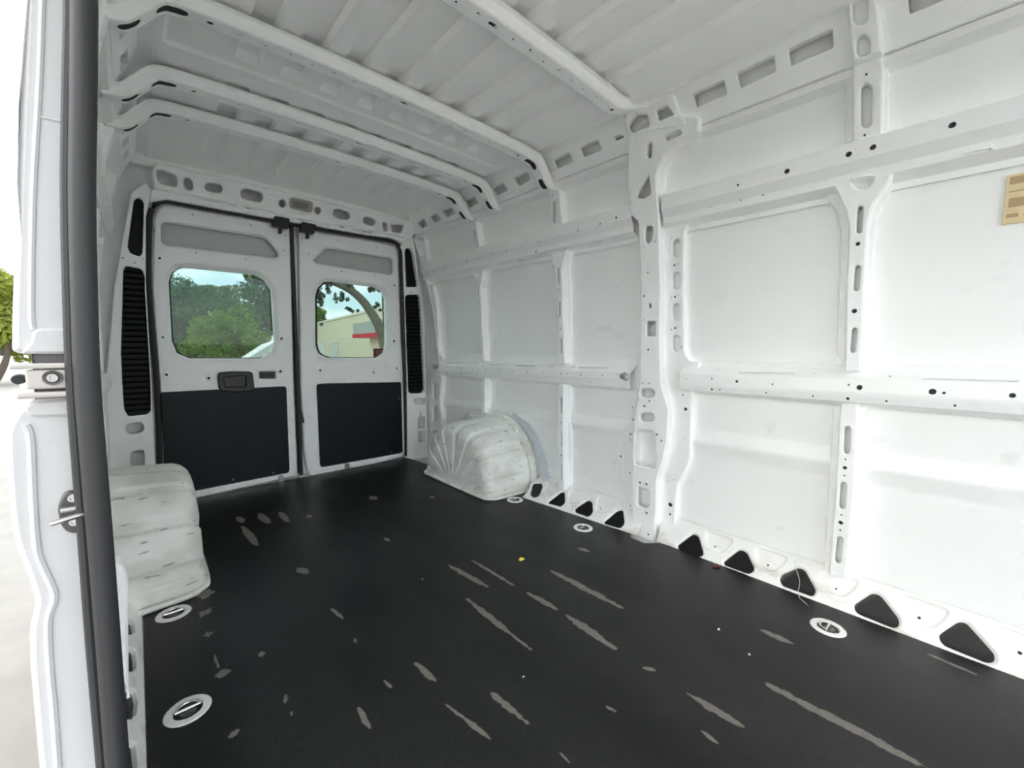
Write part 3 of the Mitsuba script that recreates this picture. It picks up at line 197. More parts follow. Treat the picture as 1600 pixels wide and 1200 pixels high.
 'door_l': {"s":["Y",3.345,0.0],"o":[[-0.7905,1.7476],[-0.7696,1.8116],[-0.7323,1.8461],[-0.6025,1.8485],[-0.1373,1.8511],[-0.0556,1.8518],[-0.0438,1.834],[-0.047,1.413],[-0.0602,0.7126],[-0.058,0.0575],[-0.0773,0.017],[-0.6852,-0.0101],[-0.8302,-0.0114],[-0.8383,0.0695],[-0.8171,0.7549],[-0.8214,1.3369]],"h":[[0.0,[[-0.7385,1.3838],[-0.7201,1.4441],[-0.6779,1.4806],[-0.6205,1.4861],[-0.2697,1.4866],[-0.2127,1.4584],[-0.1717,1.3918],[-0.1663,1.0179],[-0.1938,0.9403],[-0.267,0.9048],[-0.659,0.9103],[-0.7212,0.9433],[-0.742,1.023]]],[0.008,[[-0.7606,1.7049],[-0.7532,1.7327],[-0.7377,1.7433],[-0.2184,1.7448],[-0.1838,1.7314],[-0.1269,1.6551],[-0.1259,1.6286],[-0.1468,1.6123],[-0.7465,1.6053],[-0.7633,1.6252]]],[0.004,[[-0.2768,0.8106],[-0.1746,0.8092],[-0.1766,0.7585],[-0.2769,0.7609]]]],"d":[[-0.7929,1.6763,0.0038],[-0.6011,1.8118,0.0043],[-0.2862,1.8089,0.0047],[-0.5948,1.581,0.004],[-0.326,1.5778,0.0043],[-0.7749,1.5192,0.0077],[-0.7853,1.042,0.0063],[-0.7807,0.8108,0.008],[-0.569,0.779,0.0084],[-0.1457,0.8082,0.0093],[-0.0853,1.6727,0.0045],[-0.0729,1.7795,0.0054],[-0.1282,1.0459,0.0092]]},
 'glass_l': {"s":["Y",3.395,0.0],"o":[[-0.7358,1.3896],[-0.7171,1.4507],[-0.6743,1.4877],[-0.6161,1.4934],[-0.2599,1.4939],[-0.2021,1.4652],[-0.1605,1.3977],[-0.1551,1.0181],[-0.183,0.9394],[-0.2572,0.9034],[-0.6551,0.909],[-0.7182,0.9425],[-0.7393,1.0234]],"h":[],"d":[]},
 'panel_l': {"s":["Y",3.337,0.0],"o":[[-0.8144,0.6978],[-0.805,0.7031],[-0.1435,0.6992],[-0.1184,0.6986],[-0.1118,0.6832],[-0.1145,0.0706],[-0.1238,0.054],[-0.6831,0.0454],[-0.8151,0.0454],[-0.8268,0.0606]],"h":[],"d":[[-0.4679,0.0761,0.0054],[-0.2221,0.0755,0.0057]]},
 'door_r': {"s":["Y",3.345,0.0],"o":[[0.0155,1.8317],[0.0246,1.847],[0.1395,1.8457],[0.5334,1.8532],[0.7332,1.8509],[0.7853,1.8329],[0.8022,1.7876],[0.8094,1.2233],[0.8296,0.663],[0.831,0.0504],[0.8051,0.0081],[0.0762,-0.0331],[0.0348,-0.0116],[0.0091,0.0441],[-0.0073,0.2215],[-0.0121,0.71]],"h":[[0,[[0.1189,1.3699],[0.137,1.4311],[0.1851,1.4814],[0.2448,1.4952],[0.5924,1.4888],[0.6617,1.4561],[0.6892,1.4054],[0.6863,1.0007],[0.6501,0.9327],[0.5924,0.8981],[0.1902,0.9033],[0.1274,0.936],[0.1086,0.9969]]],[0.008,[[0.1098,1.6355],[0.1931,1.7281],[0.2287,1.7409],[0.7251,1.7415],[0.7509,1.7267],[0.7517,1.6202],[0.7222,1.6006],[0.1272,1.6145]]]],"d":[[0.0351,1.7784,0.0051],[0.0797,1.6707,0.0047],[0.293,1.8068,0.0044],[0.6081,1.8044,0.0052],[0.3154,1.5766,0.0044],[0.5862,1.5766,0.0047],[0.7554,1.5133,0.0075],[0.7429,1.0395,0.0104],[0.7651,0.8039,0.0078],[0.5559,0.7753,0.0075],[0.1302,0.8083,0.0079],[0.788,1.6676,0.0048],[0.1342,-0.0119,0.0077],[0.1657,-0.0132,0.0062]]},
 'glass_r': {"s":["Y",3.395,0.0],"o":[[0.1345,1.3754],[0.1528,1.4375],[0.2016,1.4886],[0.2622,1.5026],[0.615,1.4961],[0.6853,1.4629],[0.7132,1.4114],[0.7103,1.0007],[0.6736,0.9317],[0.615,0.8966],[0.2068,0.9019],[0.1431,0.935],[0.124,0.9968]],"h":[],"d":[]},
 'panel_r': {"s":["Y",3.337,0.0],"o":[[0.0981,0.6896],[0.1102,0.7037],[0.1454,0.7052],[0.789,0.6827],[0.801,0.6708],[0.805,0.0564],[0.7831,0.0467],[0.1192,0.0495],[0.1029,0.0629]],"h":[],"d":[[0.7801,0.5393,0.0068],[0.6922,0.0697,0.0068]]},
 'sticker12': {"s":["Y",3.4,0.0],"o":[[0.5823,0.9755],[0.7003,0.9757],[0.6987,0.9009],[0.5805,0.9023]],"h":[],"d":[]},
 'handle': {"s":["Y",3.32,0.0],"o":[[-0.5229,0.7953],[-0.5115,0.816],[-0.4512,0.8202],[-0.3409,0.8163],[-0.3224,0.8046],[-0.3153,0.7019],[-0.3316,0.6784],[-0.4214,0.6779],[-0.5068,0.6924],[-0.5198,0.7146]],"h":[[0.006,[[-0.4886,0.7811],[-0.3647,0.7886],[-0.3679,0.714],[-0.4845,0.7167]]]],"d":[]},
 'bumper_l': {"s":["Y",3.27,0.0],"o":[[-0.1567,1.8828],[-0.061,1.8812],[-0.0676,1.8145],[-0.1672,1.8147]],"h":[],"d":[]},
 'bumper_r': {"s":["Y",3.27,0.0],"o":[[0.018,1.8796],[0.113,1.8761],[0.0998,1.8101],[0.0071,1.8132]],"h":[],"d":[]},
 'bumper_tail_l': {"s":["Y",3.33,0.0],"o":[[-0.1174,1.8301],[-0.0972,1.8296],[-0.1009,1.7849],[-0.1213,1.7834]],"h":[],"d":[]},
 'bumper_tail_r': {"s":["Y",3.33,0.0],"o":[[0.0632,1.8286],[0.083,1.8277],[0.0791,1.7811],[0.0572,1.7819]],"h":[],"d":[]},
 'clip_l': {"s":["Y",3.335,0.0],"o":[[-0.1002,1.8256],[-0.0756,1.8259],[-0.0768,1.7947],[-0.097,1.8042]],"h":[],"d":[]},
 'clip_r': {"s":["Y",3.335,0.0],"o":[[0.0821,1.8239],[0.1087,1.8219],[0.1076,1.7916],[0.0856,1.797]],"h":[],"d":[]},
 'midlatch': {"s":["Y",3.335,0.0],"o":[[-0.0404,0.4939],[-0.0135,0.5033],[0.0017,0.4285],[-0.0009,0.4166],[-0.0409,0.419]],"h":[],"d":[]},
 'plate_l': {"s":["Y",3.335,0.0],"o":[[-0.1862,0.047],[-0.1693,0.0483],[-0.1549,0.0357],[-0.1545,-0.008],[-0.1719,-0.0187],[-0.1904,-0.005]],"h":[],"d":[]},
 'plate_r': {"s":["Y",3.335,0.0],"o":[[0.2917,0.0429],[0.3125,0.047],[0.3303,0.0356],[0.3289,-0.0123],[0.3106,-0.0193],[0.2902,-0.0099]],"h":[],"d":[]},
 'lamp': {"s":["Y",3.245,0.0],"o":[[-0.0623,2.0132],[-0.0497,2.0248],[0.08,2.0247],[0.0904,2.0138],[0.0777,1.9577],[0.0644,1.9459],[-0.0566,1.9501],[-0.0663,1.9608]],"h":[],"d":[]},
 'lamp_lens': {"s":["Y",3.235,0.0],"o":[[-0.045,2.0019],[0.0591,2.0021],[0.0491,1.9602],[-0.0485,1.9625]],"h":[],"d":[]},
 'label': {"s":["P","I",0.066],"o":[[-0.0406,1.5332],[-0.1164,1.5422],[-0.1319,1.362],[-0.0507,1.3727]],"h":[],"d":[]},
 'jamb_upper': {"s":["Y",1.03,0.0],"o":[[-1.0115,1.591],[-1.0281,1.4155],[-1.0463,1.2177],[-1.0608,1.0569],[-1.066,0.9878],[-1.0577,0.9827],[-0.9949,0.9822],[-0.9784,1.2539],[-0.9565,1.5645],[-0.9498,1.6267]],"h":[],"d":[]},
 'jamb_lower': {"s":["Y",1.03,0.0],"o":[[-1.0526,0.9148],[-1.0631,0.8988],[-1.0762,0.873],[-1.0815,0.8529],[-1.0836,0.8114],[-1.0852,0.7268],[-1.0834,0.6721],[-1.0745,0.6193],[-1.0673,0.5657],[-1.0774,0.519],[-1.0807,0.4574],[-1.0817,0.3525],[-1.0827,0.2449],[-0.9988,0.1805],[-1.0008,0.4635],[-0.9997,0.6447],[-0.9956,0.8181],[-0.9912,0.9169]],"h":[],"d":[]},
 'jamb_patch': {"s":["Y",1.022,0.0],"o":[[-1.0407,1.0199],[-1.0336,1.0242],[-0.9917,1.0257],[-0.9943,0.9824],[-1.0553,0.9828],[-1.0521,0.991],[-1.044,1.0003]],"h":[],"d":[]},
 'jamb_recess': {"s":["Y",1.022,0.0],"o":[[-1.0608,0.8974],[-1.0447,0.9044],[-0.9936,0.9067],[-0.9932,0.8755],[-1.0525,0.8798]],"h":[],"d":[]},
 'seam_u': {"s":["Y",1.018,0.0],"o":[[-0.9927,1.5944],[-1.0079,1.4186],[-1.0261,1.239],[-1.0398,1.0575],[-1.0394,1.0219]],"h":[],"d":[]},
 'seam_l': {"s":["Y",1.018,0.0],"o":[[-1.0582,0.8674],[-1.0545,0.8405],[-1.0579,0.7448],[-1.0593,0.6576],[-1.0545,0.6225],[-1.0449,0.5676],[-1.0548,0.5261],[-1.058,0.4524],[-1.0588,0.3463],[-1.061,0.2385]],"h":[],"d":[]},
 'pillar_edge': {"s":["Y",1.06,0.0],"o":[[-0.9777,0.5888],[-0.9608,0.5789],[-0.9553,0.564],[-0.9539,0.5415],[-0.9604,0.4265],[-0.9663,0.3039],[-0.9779,0.4352]],"h":[],"d":[]},
 'seam_h': {"s":["Y",1.03,0.0],"o":[[-1.0116,1.3615],[-0.9991,1.362],[-0.9819,1.3631]],"h":[],"d":[]},
 'striker': {"s":["Y",1.018,0.0],"o":[[-1.031,0.7202],[-1.0279,0.734],[-1.0228,0.745],[-1.0159,0.7478],[-1.0055,0.7443],[-1.0083,0.6717],[-1.0174,0.6733],[-1.0246,0.6801],[-1.029,0.6927],[-1.0299,0.702]],"h":[],"d":[]},
 'carriage': {"s":["Y",0.98,0.0],"o":[[-1.0638,0.9623],[-1.0622,0.9661],[-1.0519,0.9688],[-0.9965,0.9686],[-0.9967,0.9645],[-0.9971,0.9582],[-1.0383,0.9595],[-1.0403,0.9275],[-0.999,0.9269],[-1.0005,0.9029],[-0.9993,0.9217],[-1.0494,0.9291],[-1.0474,0.9598],[-1.062,0.9603]],"h":[],"d":[]},
 'seal1': {"s":["Y",0.985,0.0],"o":[[-0.9459,1.6193],[-0.9484,1.5433],[-0.958,1.3956],[-0.9685,1.2446],[-0.9756,1.0909],[-0.9808,0.9436],[-0.9816,0.8022],[-0.9818,0.6555],[-0.9826,0.4916],[-0.9843,0.2334],[-0.9836,0.1558]],"h":[],"d":[]},
 'seal2': {"s":["Y",1.0,0.0],"o":[[-0.9623,1.6192],[-0.9642,1.5435],[-0.9754,1.3951],[-0.9861,1.2441],[-0.9934,1.0906],[-0.9988,0.9435],[-1.0007,0.8025],[-1.0019,0.6566],[-1.0038,0.4818],[-1.0046,0.2361],[-1.0049,0.1595]],"h":[],"d":[]},
}
SCRATCHES = [[-0.4253,2.7652,-0.4127,2.587,0.02],[-0.3274,2.7173,-0.3275,2.5348,0.015],[-0.216,2.5561,-0.2133,2.517,0.0149],[0.191,2.6031,0.1935,2.5393,0.0202],[0.0916,1.5343,0.1168,1.2811,0.0113],[0.198,1.5011,0.2049,1.2152,0.007],[-0.4289,1.9592,-0.4103,1.8932,0.017],[-0.0086,1.9794,-0.0041,1.9373,0.0093],[-0.5269,2.7929,-0.5183,2.6914,0.016],[-0.5322,2.6257,-0.5185,2.3278,0.016],[-0.7789,2.0,-0.7442,1.9923,0.0333],[-0.7827,1.8586,-0.772,1.8491,0.0254],[-0.791,1.7039,-0.782,1.7044,0.0189],[-0.7825,1.5759,-0.7817,1.4995,0.0032],[-0.7909,1.4639,-0.7625,1.4585,0.0162],[-0.7886,1.2028,-0.7793,1.2088,0.0082],[-0.666,1.4871,-0.6711,1.4615,0.0072],[-0.6542,1.2483,-0.6611,1.22,0.0063],[-0.657,1.1779,-0.6591,1.1638,0.0024],[-0.4183,1.5646,-0.4082,1.4806,0.0057],[-0.4168,1.3446,-0.4209,1.3234,0.0029],[-0.4207,1.11,-0.4167,1.0719,0.0037],[-0.5164,1.0654,-0.517,0.9881,0.006],[-0.3166,1.1083,-0.3062,1.0044,0.0084],[-0.3184,0.8585,-0.3008,0.7512,0.006],[-0.2096,0.8712,-0.1984,0.7201,0.0088],[0.0034,1.2701,-0.0018,0.9997,0.0111],[-0.0018,0.9997,-0.0017,0.9053,0.007],[0.409,1.1873,0.4149,0.8279,0.0135],[0.2122,1.1419,0.2211,0.9901,0.0117],[0.2194,0.9409,0.212,0.7262,0.0131],[0.2081,0.6111,0.2219,0.5884,0.0071],[0.2135,0.4774,0.2209,0.334,0.0112],[0.0014,0.6098,0.0061,0.5838,0.0044],[0.1246,0.4006,0.1206,0.357,0.0044],[0.6765,0.4253,0.6817,0.3351,0.0121],[0.4237,0.3322,0.4331,-0.0053,0.0135],[0.9598,0.0194,0.9526,-0.0822,0.0064],[0.4875,2.3433,0.4973,2.3192,0.0174],[0.6657,1.2362,0.6758,1.1925,0.0131],[-0.1959,0.6097,-0.1978,0.5775,0.0025],[-0.3293,0.9172,-0.3181,0.853,0.0036]]
# ---------------------------------------------------------------- helpers
def fillet(p, r, n=3):
    p = np.asarray(p, float)
    if r <= 0:
        return p
    out = []
    for i in range(len(p)):
        a, b, c = p[i - 1], p[i], p[(i + 1) % len(p)]
        la, lc = np.linalg.norm(a - b), np.linalg.norm(c - b)
        t = min(r, .48 * la, .48 * lc)
        A, B = b + (a - b) / max(la, 1e-9) * t, b + (c - b) / max(lc, 1e-9) * t
        for k in range(n + 1):
            s = k / n
            out.append((1 - s) ** 2 * A + 2 * s * (1 - s) * b + s * s * B)
    return clean(np.array(out))


def clean(p):
    keep = [i for i in range(len(p)) if np.linalg.norm(p[i] - p[i - 1]) > 1e-5]
    return p[keep]


def ccw(p):
    p = np.asarray(p, float)
    a = np.sum(p[:, 0] * np.roll(p[:, 1], -1) - p[:, 1] * np.roll(p[:, 0], -1))
    return p if a > 0 else p[::-1].copy()


def offset(p, c):
    e = np.roll(p, -1, 0) - p
    n = np.stack([e[:, 1], -e[:, 0]], 1) / np.maximum(np.linalg.norm(e, axis=1), 1e-9)[:, None]
    m = n + np.roll(n, 1, 0)
    k = np.maximum((m ** 2).sum(1) / 2, .35)
    return p + c * m / k[:, None]


def densify(p, cuts, axis=1):
    out = []
    for i in range(len(p)):
        a, b = p[i], p[(i + 1) % len(p)]
        out.append(a)
        ts = sorted((c - a[axis]) / (b[axis] - a[axis]) for c in cuts if abs(b[axis] - a[axis]) > 1e-9 and 1e-4 < (c - a[axis]) / (b[axis] - a[axis]) < 1 - 1e-4)
        out += [a + (b - a) * t for t in ts]
    return np.array(out)


class MB:
    def __init__(self):
        self.v, self.f, self.n = [], [], 0
    def add(self, v, f):
        self.v.append(np.asarray(v, float)); self.f.append(np.asarray(f, int) + self.n); self.n += len(v)
        return self
    def quadstrip(self, A, B, closed=True):
        n = len(A)
        i = np.arange(n if closed else n - 1); j = (i + 1) % n
        return self.add(np.vstack([A, B]), np.vstack([np.stack([i, j, j + n], 1), np.stack([i, j + n, i + n], 1)]))
    def mesh(self, flip=False):
        f = np.vstack(self.f)
        m = trimesh.Trimesh(np.vstack(self.v), f[:, ::-1] if flip else f, process=False)
        m.merge_vertices(digits_vertex=6)
        m.update_faces(m.nondegenerate_faces(height=1e-7))
        return m


def circle(c, r, n=10):
    a = np.arange(n) * 2 * np.pi / n
    return np.stack([c[0] + r * np.cos(a), c[1] + r * np.sin(a)], 1)


CUTS = {'I': [.2, .48, 1.3, 1.48, 1.66, 1.77, 1.88, 1.95, 2.03], 'R': [1.95, 2.02, 2.10]}


def sheet(e, bevel=.004, skirt=.05, lip=.004, wall=.014, rnd=.008, lips=None, outer=None, offs=0.0):
    """Pressed sheet metal: a face with rounded outline and holes; its rim and the holes' rims are rolled away from the cargo space."""
    s = e['s']
    if offs:
        s = [s[0], s[1] + offs, s[2]] if s[0] == 'Y' else [s[0], s[1], s[2] + offs]
    S = surface(s)
    cuts = CUTS[s[1]] if s[0] == 'P' else []
    out = densify(fillet(ccw(e['o'] if outer is None else outer), rnd), cuts)
    holes = []
    for i, (r, h) in enumerate(e['h']):
        l = lip if lips is None else lips[i]
        holes.append((densify(fillet(ccw(h), r), cuts), l, (wall if l > 0 else .005) if l <= .012 else l * 1.6))
    for u, v, r in e['d']:
        holes.append((circle((u, v), r, 8), 0.0, .003))
    inner = offset(out, -bevel) if bevel else out
    P = sg.Polygon(inner)
    if not P.is_valid:
        P = P.buffer(0)
    for h, l, w in holes:
        q = sg.Polygon(offset(h, l) if l else h)
        P = P.difference(q if q.is_valid else q.buffer(0))
    mb = MB()
    lo, hi = P.bounds[1], P.bounds[3]
    zs = [lo - 1] + [c for c in cuts if lo < c < hi] + [hi + 1]
    for a, b in zip(zs[:-1], zs[1:]):
        q = P.intersection(sg.box(-99, a, 99, b)) if cuts else P
        for g in getattr(q, 'geoms', [q]):
            if g.geom_type == 'Polygon' and g.area > 1e-8:
                v, f = trimesh.creation.triangulate_polygon(g, engine='earcut')
                mb.add(S(v[:, 0], v[:, 1], 0.0), f)
        if not cuts:
            break
    def ring(p, d):
        return S(p[:, 0], p[:, 1], d)
    if bevel:
        mb.quadstrip(ring(inner, 0.0), ring(out, bevel))
    if skirt:
        mb.quadstrip(ring(out, bevel), ring(out, bevel + skirt))
    for h, l, w in holes:
        if l:
            mb.quadstrip(ring(offset(h, l), 0.0), ring(offset(h, l * .45), l * .35))
            mb.quadstrip(ring(offset(h, l * .45), l * .35), ring(h, l)).quadstrip(ring(h, l), ring(h, l + w))
        else:
            mb.quadstrip(ring(h, 0.0), ring(h, w))
    m = mb.mesh()
    if e['d'] and not offs:
        bk = MB()  # added dark discs behind the holes, shade put in as colour
        for u, v, r in e['d']:
            q = circle((u, v), r + .002, 8)
            bk.add(np.vstack([ring(q, .0035), S(np.array([u]), np.array([v]), .0035)]), [[i, (i + 1) % 8, 8] for i in range(8)])
        BACKS[id(m)] = (m, bk)
    return m


BACKS = {}


def mirrored(m):
    m = m.copy()
    m.vertices[:, 0] *= -1
    m.faces = m.faces[:, ::-1]
    return m


taken = {}
def key_for(name):
    k = taken.get(name, 0)
    taken[name] = k + 1
    return name if k == 0 else f'{name}_{k:03d}'


def put(name, mesh, mat, parent=None, smooth=32, back=None, **lab):
    key = key_for((parent + '__' if parent else '') + name)
    scene[key] = mikit.ply(mesh, 'mat_' + mat, smooth=smooth)
    if lab:
        labels[key] = lab
    bk = back or (BACKS[id(mesh)][1] if id(mesh) in BACKS else None)
    if bk is not None and key.count('__') < 2:
        scene[key_for(key + '__hole_shade')] = mikit.ply(bk.mesh() if isinstance(bk, MB) else bk, 'mat_e_coat', smooth=False)  # dark backing so the holes look shaded
    return key


def thing(name, label, category, group=None):
    key = key_for(name)
    labels[key] = {'label': label, 'category': category}
    if group:
        labels[key]['group'] = group
    return key


def box(x0, x1, y0, y1, z0, z1, r=0.0):
    lo, hi = np.minimum([x0, y0, z0], [x1, y1, z1]), np.maximum([x0, y0, z0], [x1, y1, z1])
    if r <= 0:
        m = trimesh.creation.box(hi - lo)
        m.apply_translation((lo + hi) / 2)
        return m
    s = trimesh.creation.icosphere(subdivisions=1, radius=r)
    pts = np.vstack([s.vertices + np.where(np.array(c), hi - r, lo + r) for c in np.ndindex(2, 2, 2)])
    return trimesh.convex.convex_hull(pts)


def tube(pts, r, sides=8, closed=False, flat=1.0, up=None):
    p = np.asarray(pts, float)
    t = (np.roll(p, -1, 0) - np.roll(p, 1, 0)) if closed else np.gradient(p, axis=0)
    t /= np.linalg.norm(t, axis=1, keepdims=True) + 1e-12
    if up is None:
        a = np.cross(t, np.where(np.abs(t[:, 2:]) < .9, [0, 0, 1.], [1., 0, 0]))
    else:
        a = np.cross(t, np.broadcast_to(up, t.shape))
    a /= np.linalg.norm(a, axis=1, keepdims=True) + 1e-12
    b = np.cross(t, a)
    ang = np.arange(sides) * 2 * np.pi / sides
    rr = np.broadcast_to(r, (len(p),))[:, None, None]
    v = p[:, None] + rr * (np.cos(ang)[None, :, None] * a[:, None] + flat * np.sin(ang)[None, :, None] * b[:, None])
    n = len(p)
    i, j = np.meshgrid(np.arange(n if closed else n - 1), np.arange(sides), indexing='ij')
    i2, j2 = (i + 1) % n, (j + 1) % sides
    f = np.concatenate([np.stack([i * sides + j, i * sides + j2, i2 * sides + j2], -1).reshape(-1, 3), np.stack([i * sides + j, i2 * sides + j2, i2 * sides + j], -1).reshape(-1, 3)])
    mb = MB().add(v.reshape(-1, 3), f)
    if not closed:
        for k in (0, n - 1):
            mb.add(np.vstack([p[k:k + 1], v[k]]), [[0, q + 1, (q + 1) % sides + 1] for q in range(sides)])
    return mb.mesh()


def smooth_path(p, n=6):
    p = np.asarray(p, float)
    out = []
    for i in range(len(p) - 1):
        a, b, c, d = p[max(i - 1, 0)], p[i], p[i + 1], p[min(i + 2, len(p) - 1)]
        for k in range(n):
            t = k / n
            out.append(.5 * (2 * b + (c - a) * t + (2 * a - 5 * b + 4 * c - d) * t * t + (3 * b - a - 3 * c + d) * t ** 3))
    return np.array(out + [p[-1]])


def grid(V):
    n, m = V.shape[:2]
    i, j = np.meshgrid(np.arange(n - 1), np.arange(m - 1), indexing='ij')
    a = i * m + j
    f = np.concatenate([np.stack([a, a + m, a + m + 1], -1).reshape(-1, 3), np.stack([a, a + m + 1, a + 1], -1).reshape(-1, 3)])
    return trimesh.Trimesh(V.reshape(-1, 3), f, process=False)


def plate(e, thick, rnd=.004, bevel=.0015, front=0.0):
    """A solid flat plate with the outline of e, its face d = front in front of the surface."""
    return sheet({'s': e['s'], 'o': e['o'], 'h': [], 'd': []}, bevel=bevel, skirt=thick, rnd=rnd, offs=-front)


def cat(*ms):
    return trimesh.util.concatenate([m if isinstance(m, trimesh.Trimesh) else trimesh.Trimesh(*m) for m in ms])


def lathe(prof, c, axis='z', n=24):
    prof = np.asarray(prof, float)
    a = np.arange(n) * 2 * np.pi / n
    v = np.stack([prof[:, None, 0] * np.cos(a), prof[:, None, 0] * np.sin(a), np.broadcast_to(prof[:, None, 1], (len(prof), n))], -1)
    i, j = np.meshgrid(np.arange(len(prof) - 1), np.arange(n), indexing='ij')
    j2 = (j + 1) % n
    f = np.concatenate([np.stack([i * n + j, i * n + j2, (i + 1) * n + j2], -1).reshape(-1, 3), np.stack([i * n + j, (i + 1) * n + j2, (i + 1) * n + j], -1).reshape(-1, 3)])
    v = v.reshape(-1, 3)
    if axis == '-y':
        v = np.stack([v[:, 0], -v[:, 2], v[:, 1]], 1)
    elif axis == '-x':
        v = np.stack([-v[:, 2], v[:, 1], v[:, 0]], 1)
    m = trimesh.Trimesh(v + np.asarray(c, float), f, process=False)
    m.merge_vertices(); m.update_faces(m.nondegenerate_faces(height=1e-8))
    return m


# ---------------------------------------------------------------- side walls
YR, YB, Y_FRONT = 3.30, 3.345, -1.30
ZP = np.concatenate([np.linspace(-.06, .4, 6), np.linspace(.44, .70, 27), np.linspace(.75, 1.5, 7), np.linspace(1.55, 2.14, 13)])
def skin(y0, y1, ny):
    y = np.linspace(y0, y1, ny)
    Y, Z = np.meshgrid(y, ZP, indexing='ij')
    zz = Z + .022 * Y
    ridge = np.interp(zz, [.50, .565, .622], [0, 1, 0])
    X = np.interp(Z, PROF['I'][:, 0], PROF['I'][:, 1]) + .075 - .016 * ridge
    return grid(np.stack([X, Y, Z], -1))


labels['wall_right'] = {'label': 'white painted inner side of the van body on the right', 'kind': 'structure'}
labels['wall_left'] = {'label': 'white painted inner side of the van body behind the side door', 'kind': 'structure'}
put('wall_right', skin(Y_FRONT, 3.43, 60), 'paint')
ls = skin(1.03, 3.43, 40)
ls.vertices[:, 0] -= .045 * np.clip((1.75 - ls.vertices[:, 1]) / .5, 0, 1)
put('wall_left', mirrored(ls), 'paint')
SIDES = (('wall_right', lambda m: m), ('wall_left', mirrored))


def both(name, m, mat='paint', y_min=1.0, keys=None):
    """Puts the piece on the right wall and its mirror image on the left one."""
    out = []
    for w, fn in SIDES:
        bk = BACKS[id(m)][1].mesh() if id(m) in BACKS else None
        out.append(put(name, fn(m), mat, w, back=fn(bk) if bk is not None else None))
    return out


def rail(key, nf, y_end=None):
    mb = []
    for i in range(nf):
        mb.append(sheet(D[f'{key}.{i}'], bevel=0, skirt=0, rnd=0, wall=.008))
    m = cat(*mb)
    m.merge_vertices(digits_vertex=5)
    bks = [BACKS[id(q)][1].mesh() for q in mb if id(q) in BACKS]
    if bks:
        q = MB()
        for b in bks:
            q.add(b.vertices, b.faces)
        BACKS[id(m)] = (m, q)
    return m


put('upper_rail', rail('upper_rail', 6), 'paint', 'wall_right')
both('upper_rail', rail('upper_rail_001', 6))
put('mid_rail', rail('mid_rail', 5), 'paint', 'wall_right')
both('mid_rail', rail('mid_rail_001', 5))
rr = sheet(D['roof_rail'], skirt=.035, lip=.003, wall=.02)
# the rolled lower edge of the roof rail
yy = np.array([Y_FRONT, 3.27])
P2 = np.array([[.923, 1.942], [.935, 1.922], [.985, 1.905], [.988, 1.875]])
V = np.stack([np.broadcast_to(P2[:, 0][:, None], (4, 2)), np.broadcast_to(yy, (4, 2)), np.broadcast_to(P2[:, 1][:, None], (4, 2))], -1)
rr = cat(rr, grid(V))
both('roof_rail', rr)
put('pillar', sheet(D['pillar'], skirt=.07, bevel=.006, lip=.005), 'paint', 'wall_right')
put('pillar_flange', sheet(D['pillar_flange'], skirt=.03, lip=.005), 'paint', 'wall_right')
put('pillar_flange', sheet(D['pillar_flange_lower'], skirt=.03), 'paint', 'wall_right')
put('pillar_collar', sheet(D['pillar_collar'], skirt=.02, bevel=.008), 'paint', 'wall_right')
put('bow_node', sheet(D['node'], skirt=.05, bevel=.009, lip=.005), 'paint', 'wall_right')
put('strut', sheet(D['upper_strut'], skirt=.05, bevel=.006, lip=.006), 'paint', 'wall_right')
put('strut_flange', sheet(D['upper_strut_flange'], skirt=.02), 'paint', 'wall_right')
put('roof_bow_foot', sheet(D['roof_rail_bulge'], skirt=.05, bevel=.008, lip=.005), 'paint', 'wall_right')
for k in ('upper_strut_001', 'upper_strut_002'):
    both('strut', sheet(D[k], skirt=.05, lip=.003))
    both('strut_flange', sheet(D[k + '_flange'], skirt=.02))
both('corner_column', sheet(D['corner_column'], skirt=.045, bevel=.006, lip=.003))
put('strut', sheet(D['mid_strut'], skirt=.06, bevel=.007, lip=.004), 'paint', 'wall_right')
put('strut_flange', sheet(D['mid_strut_flange'], skirt=.02, bevel=.006), 'paint', 'wall_right')
put('strut', sheet(D['low_strut'], skirt=.06, bevel=.006, lip=.004), 'paint', 'wall_right')
put('strut_flange', sheet(D['low_strut_flange'], skirt=.02, bevel=.006), 'paint', 'wall_right')
for k in ('mid_strut_001', 'mid_strut_002', 'low_strut_001', 'low_strut_002'):
    both('strut', sheet(D[k], skirt=.06, bevel=.005, lip=.002))
    both('strut_flange', sheet(D[k + '_flange'], skirt=.02, bevel=.005))


SILL_DOTS = {id(D['sill']): D['sill']['d'], 0: D['sill_001']['d']}


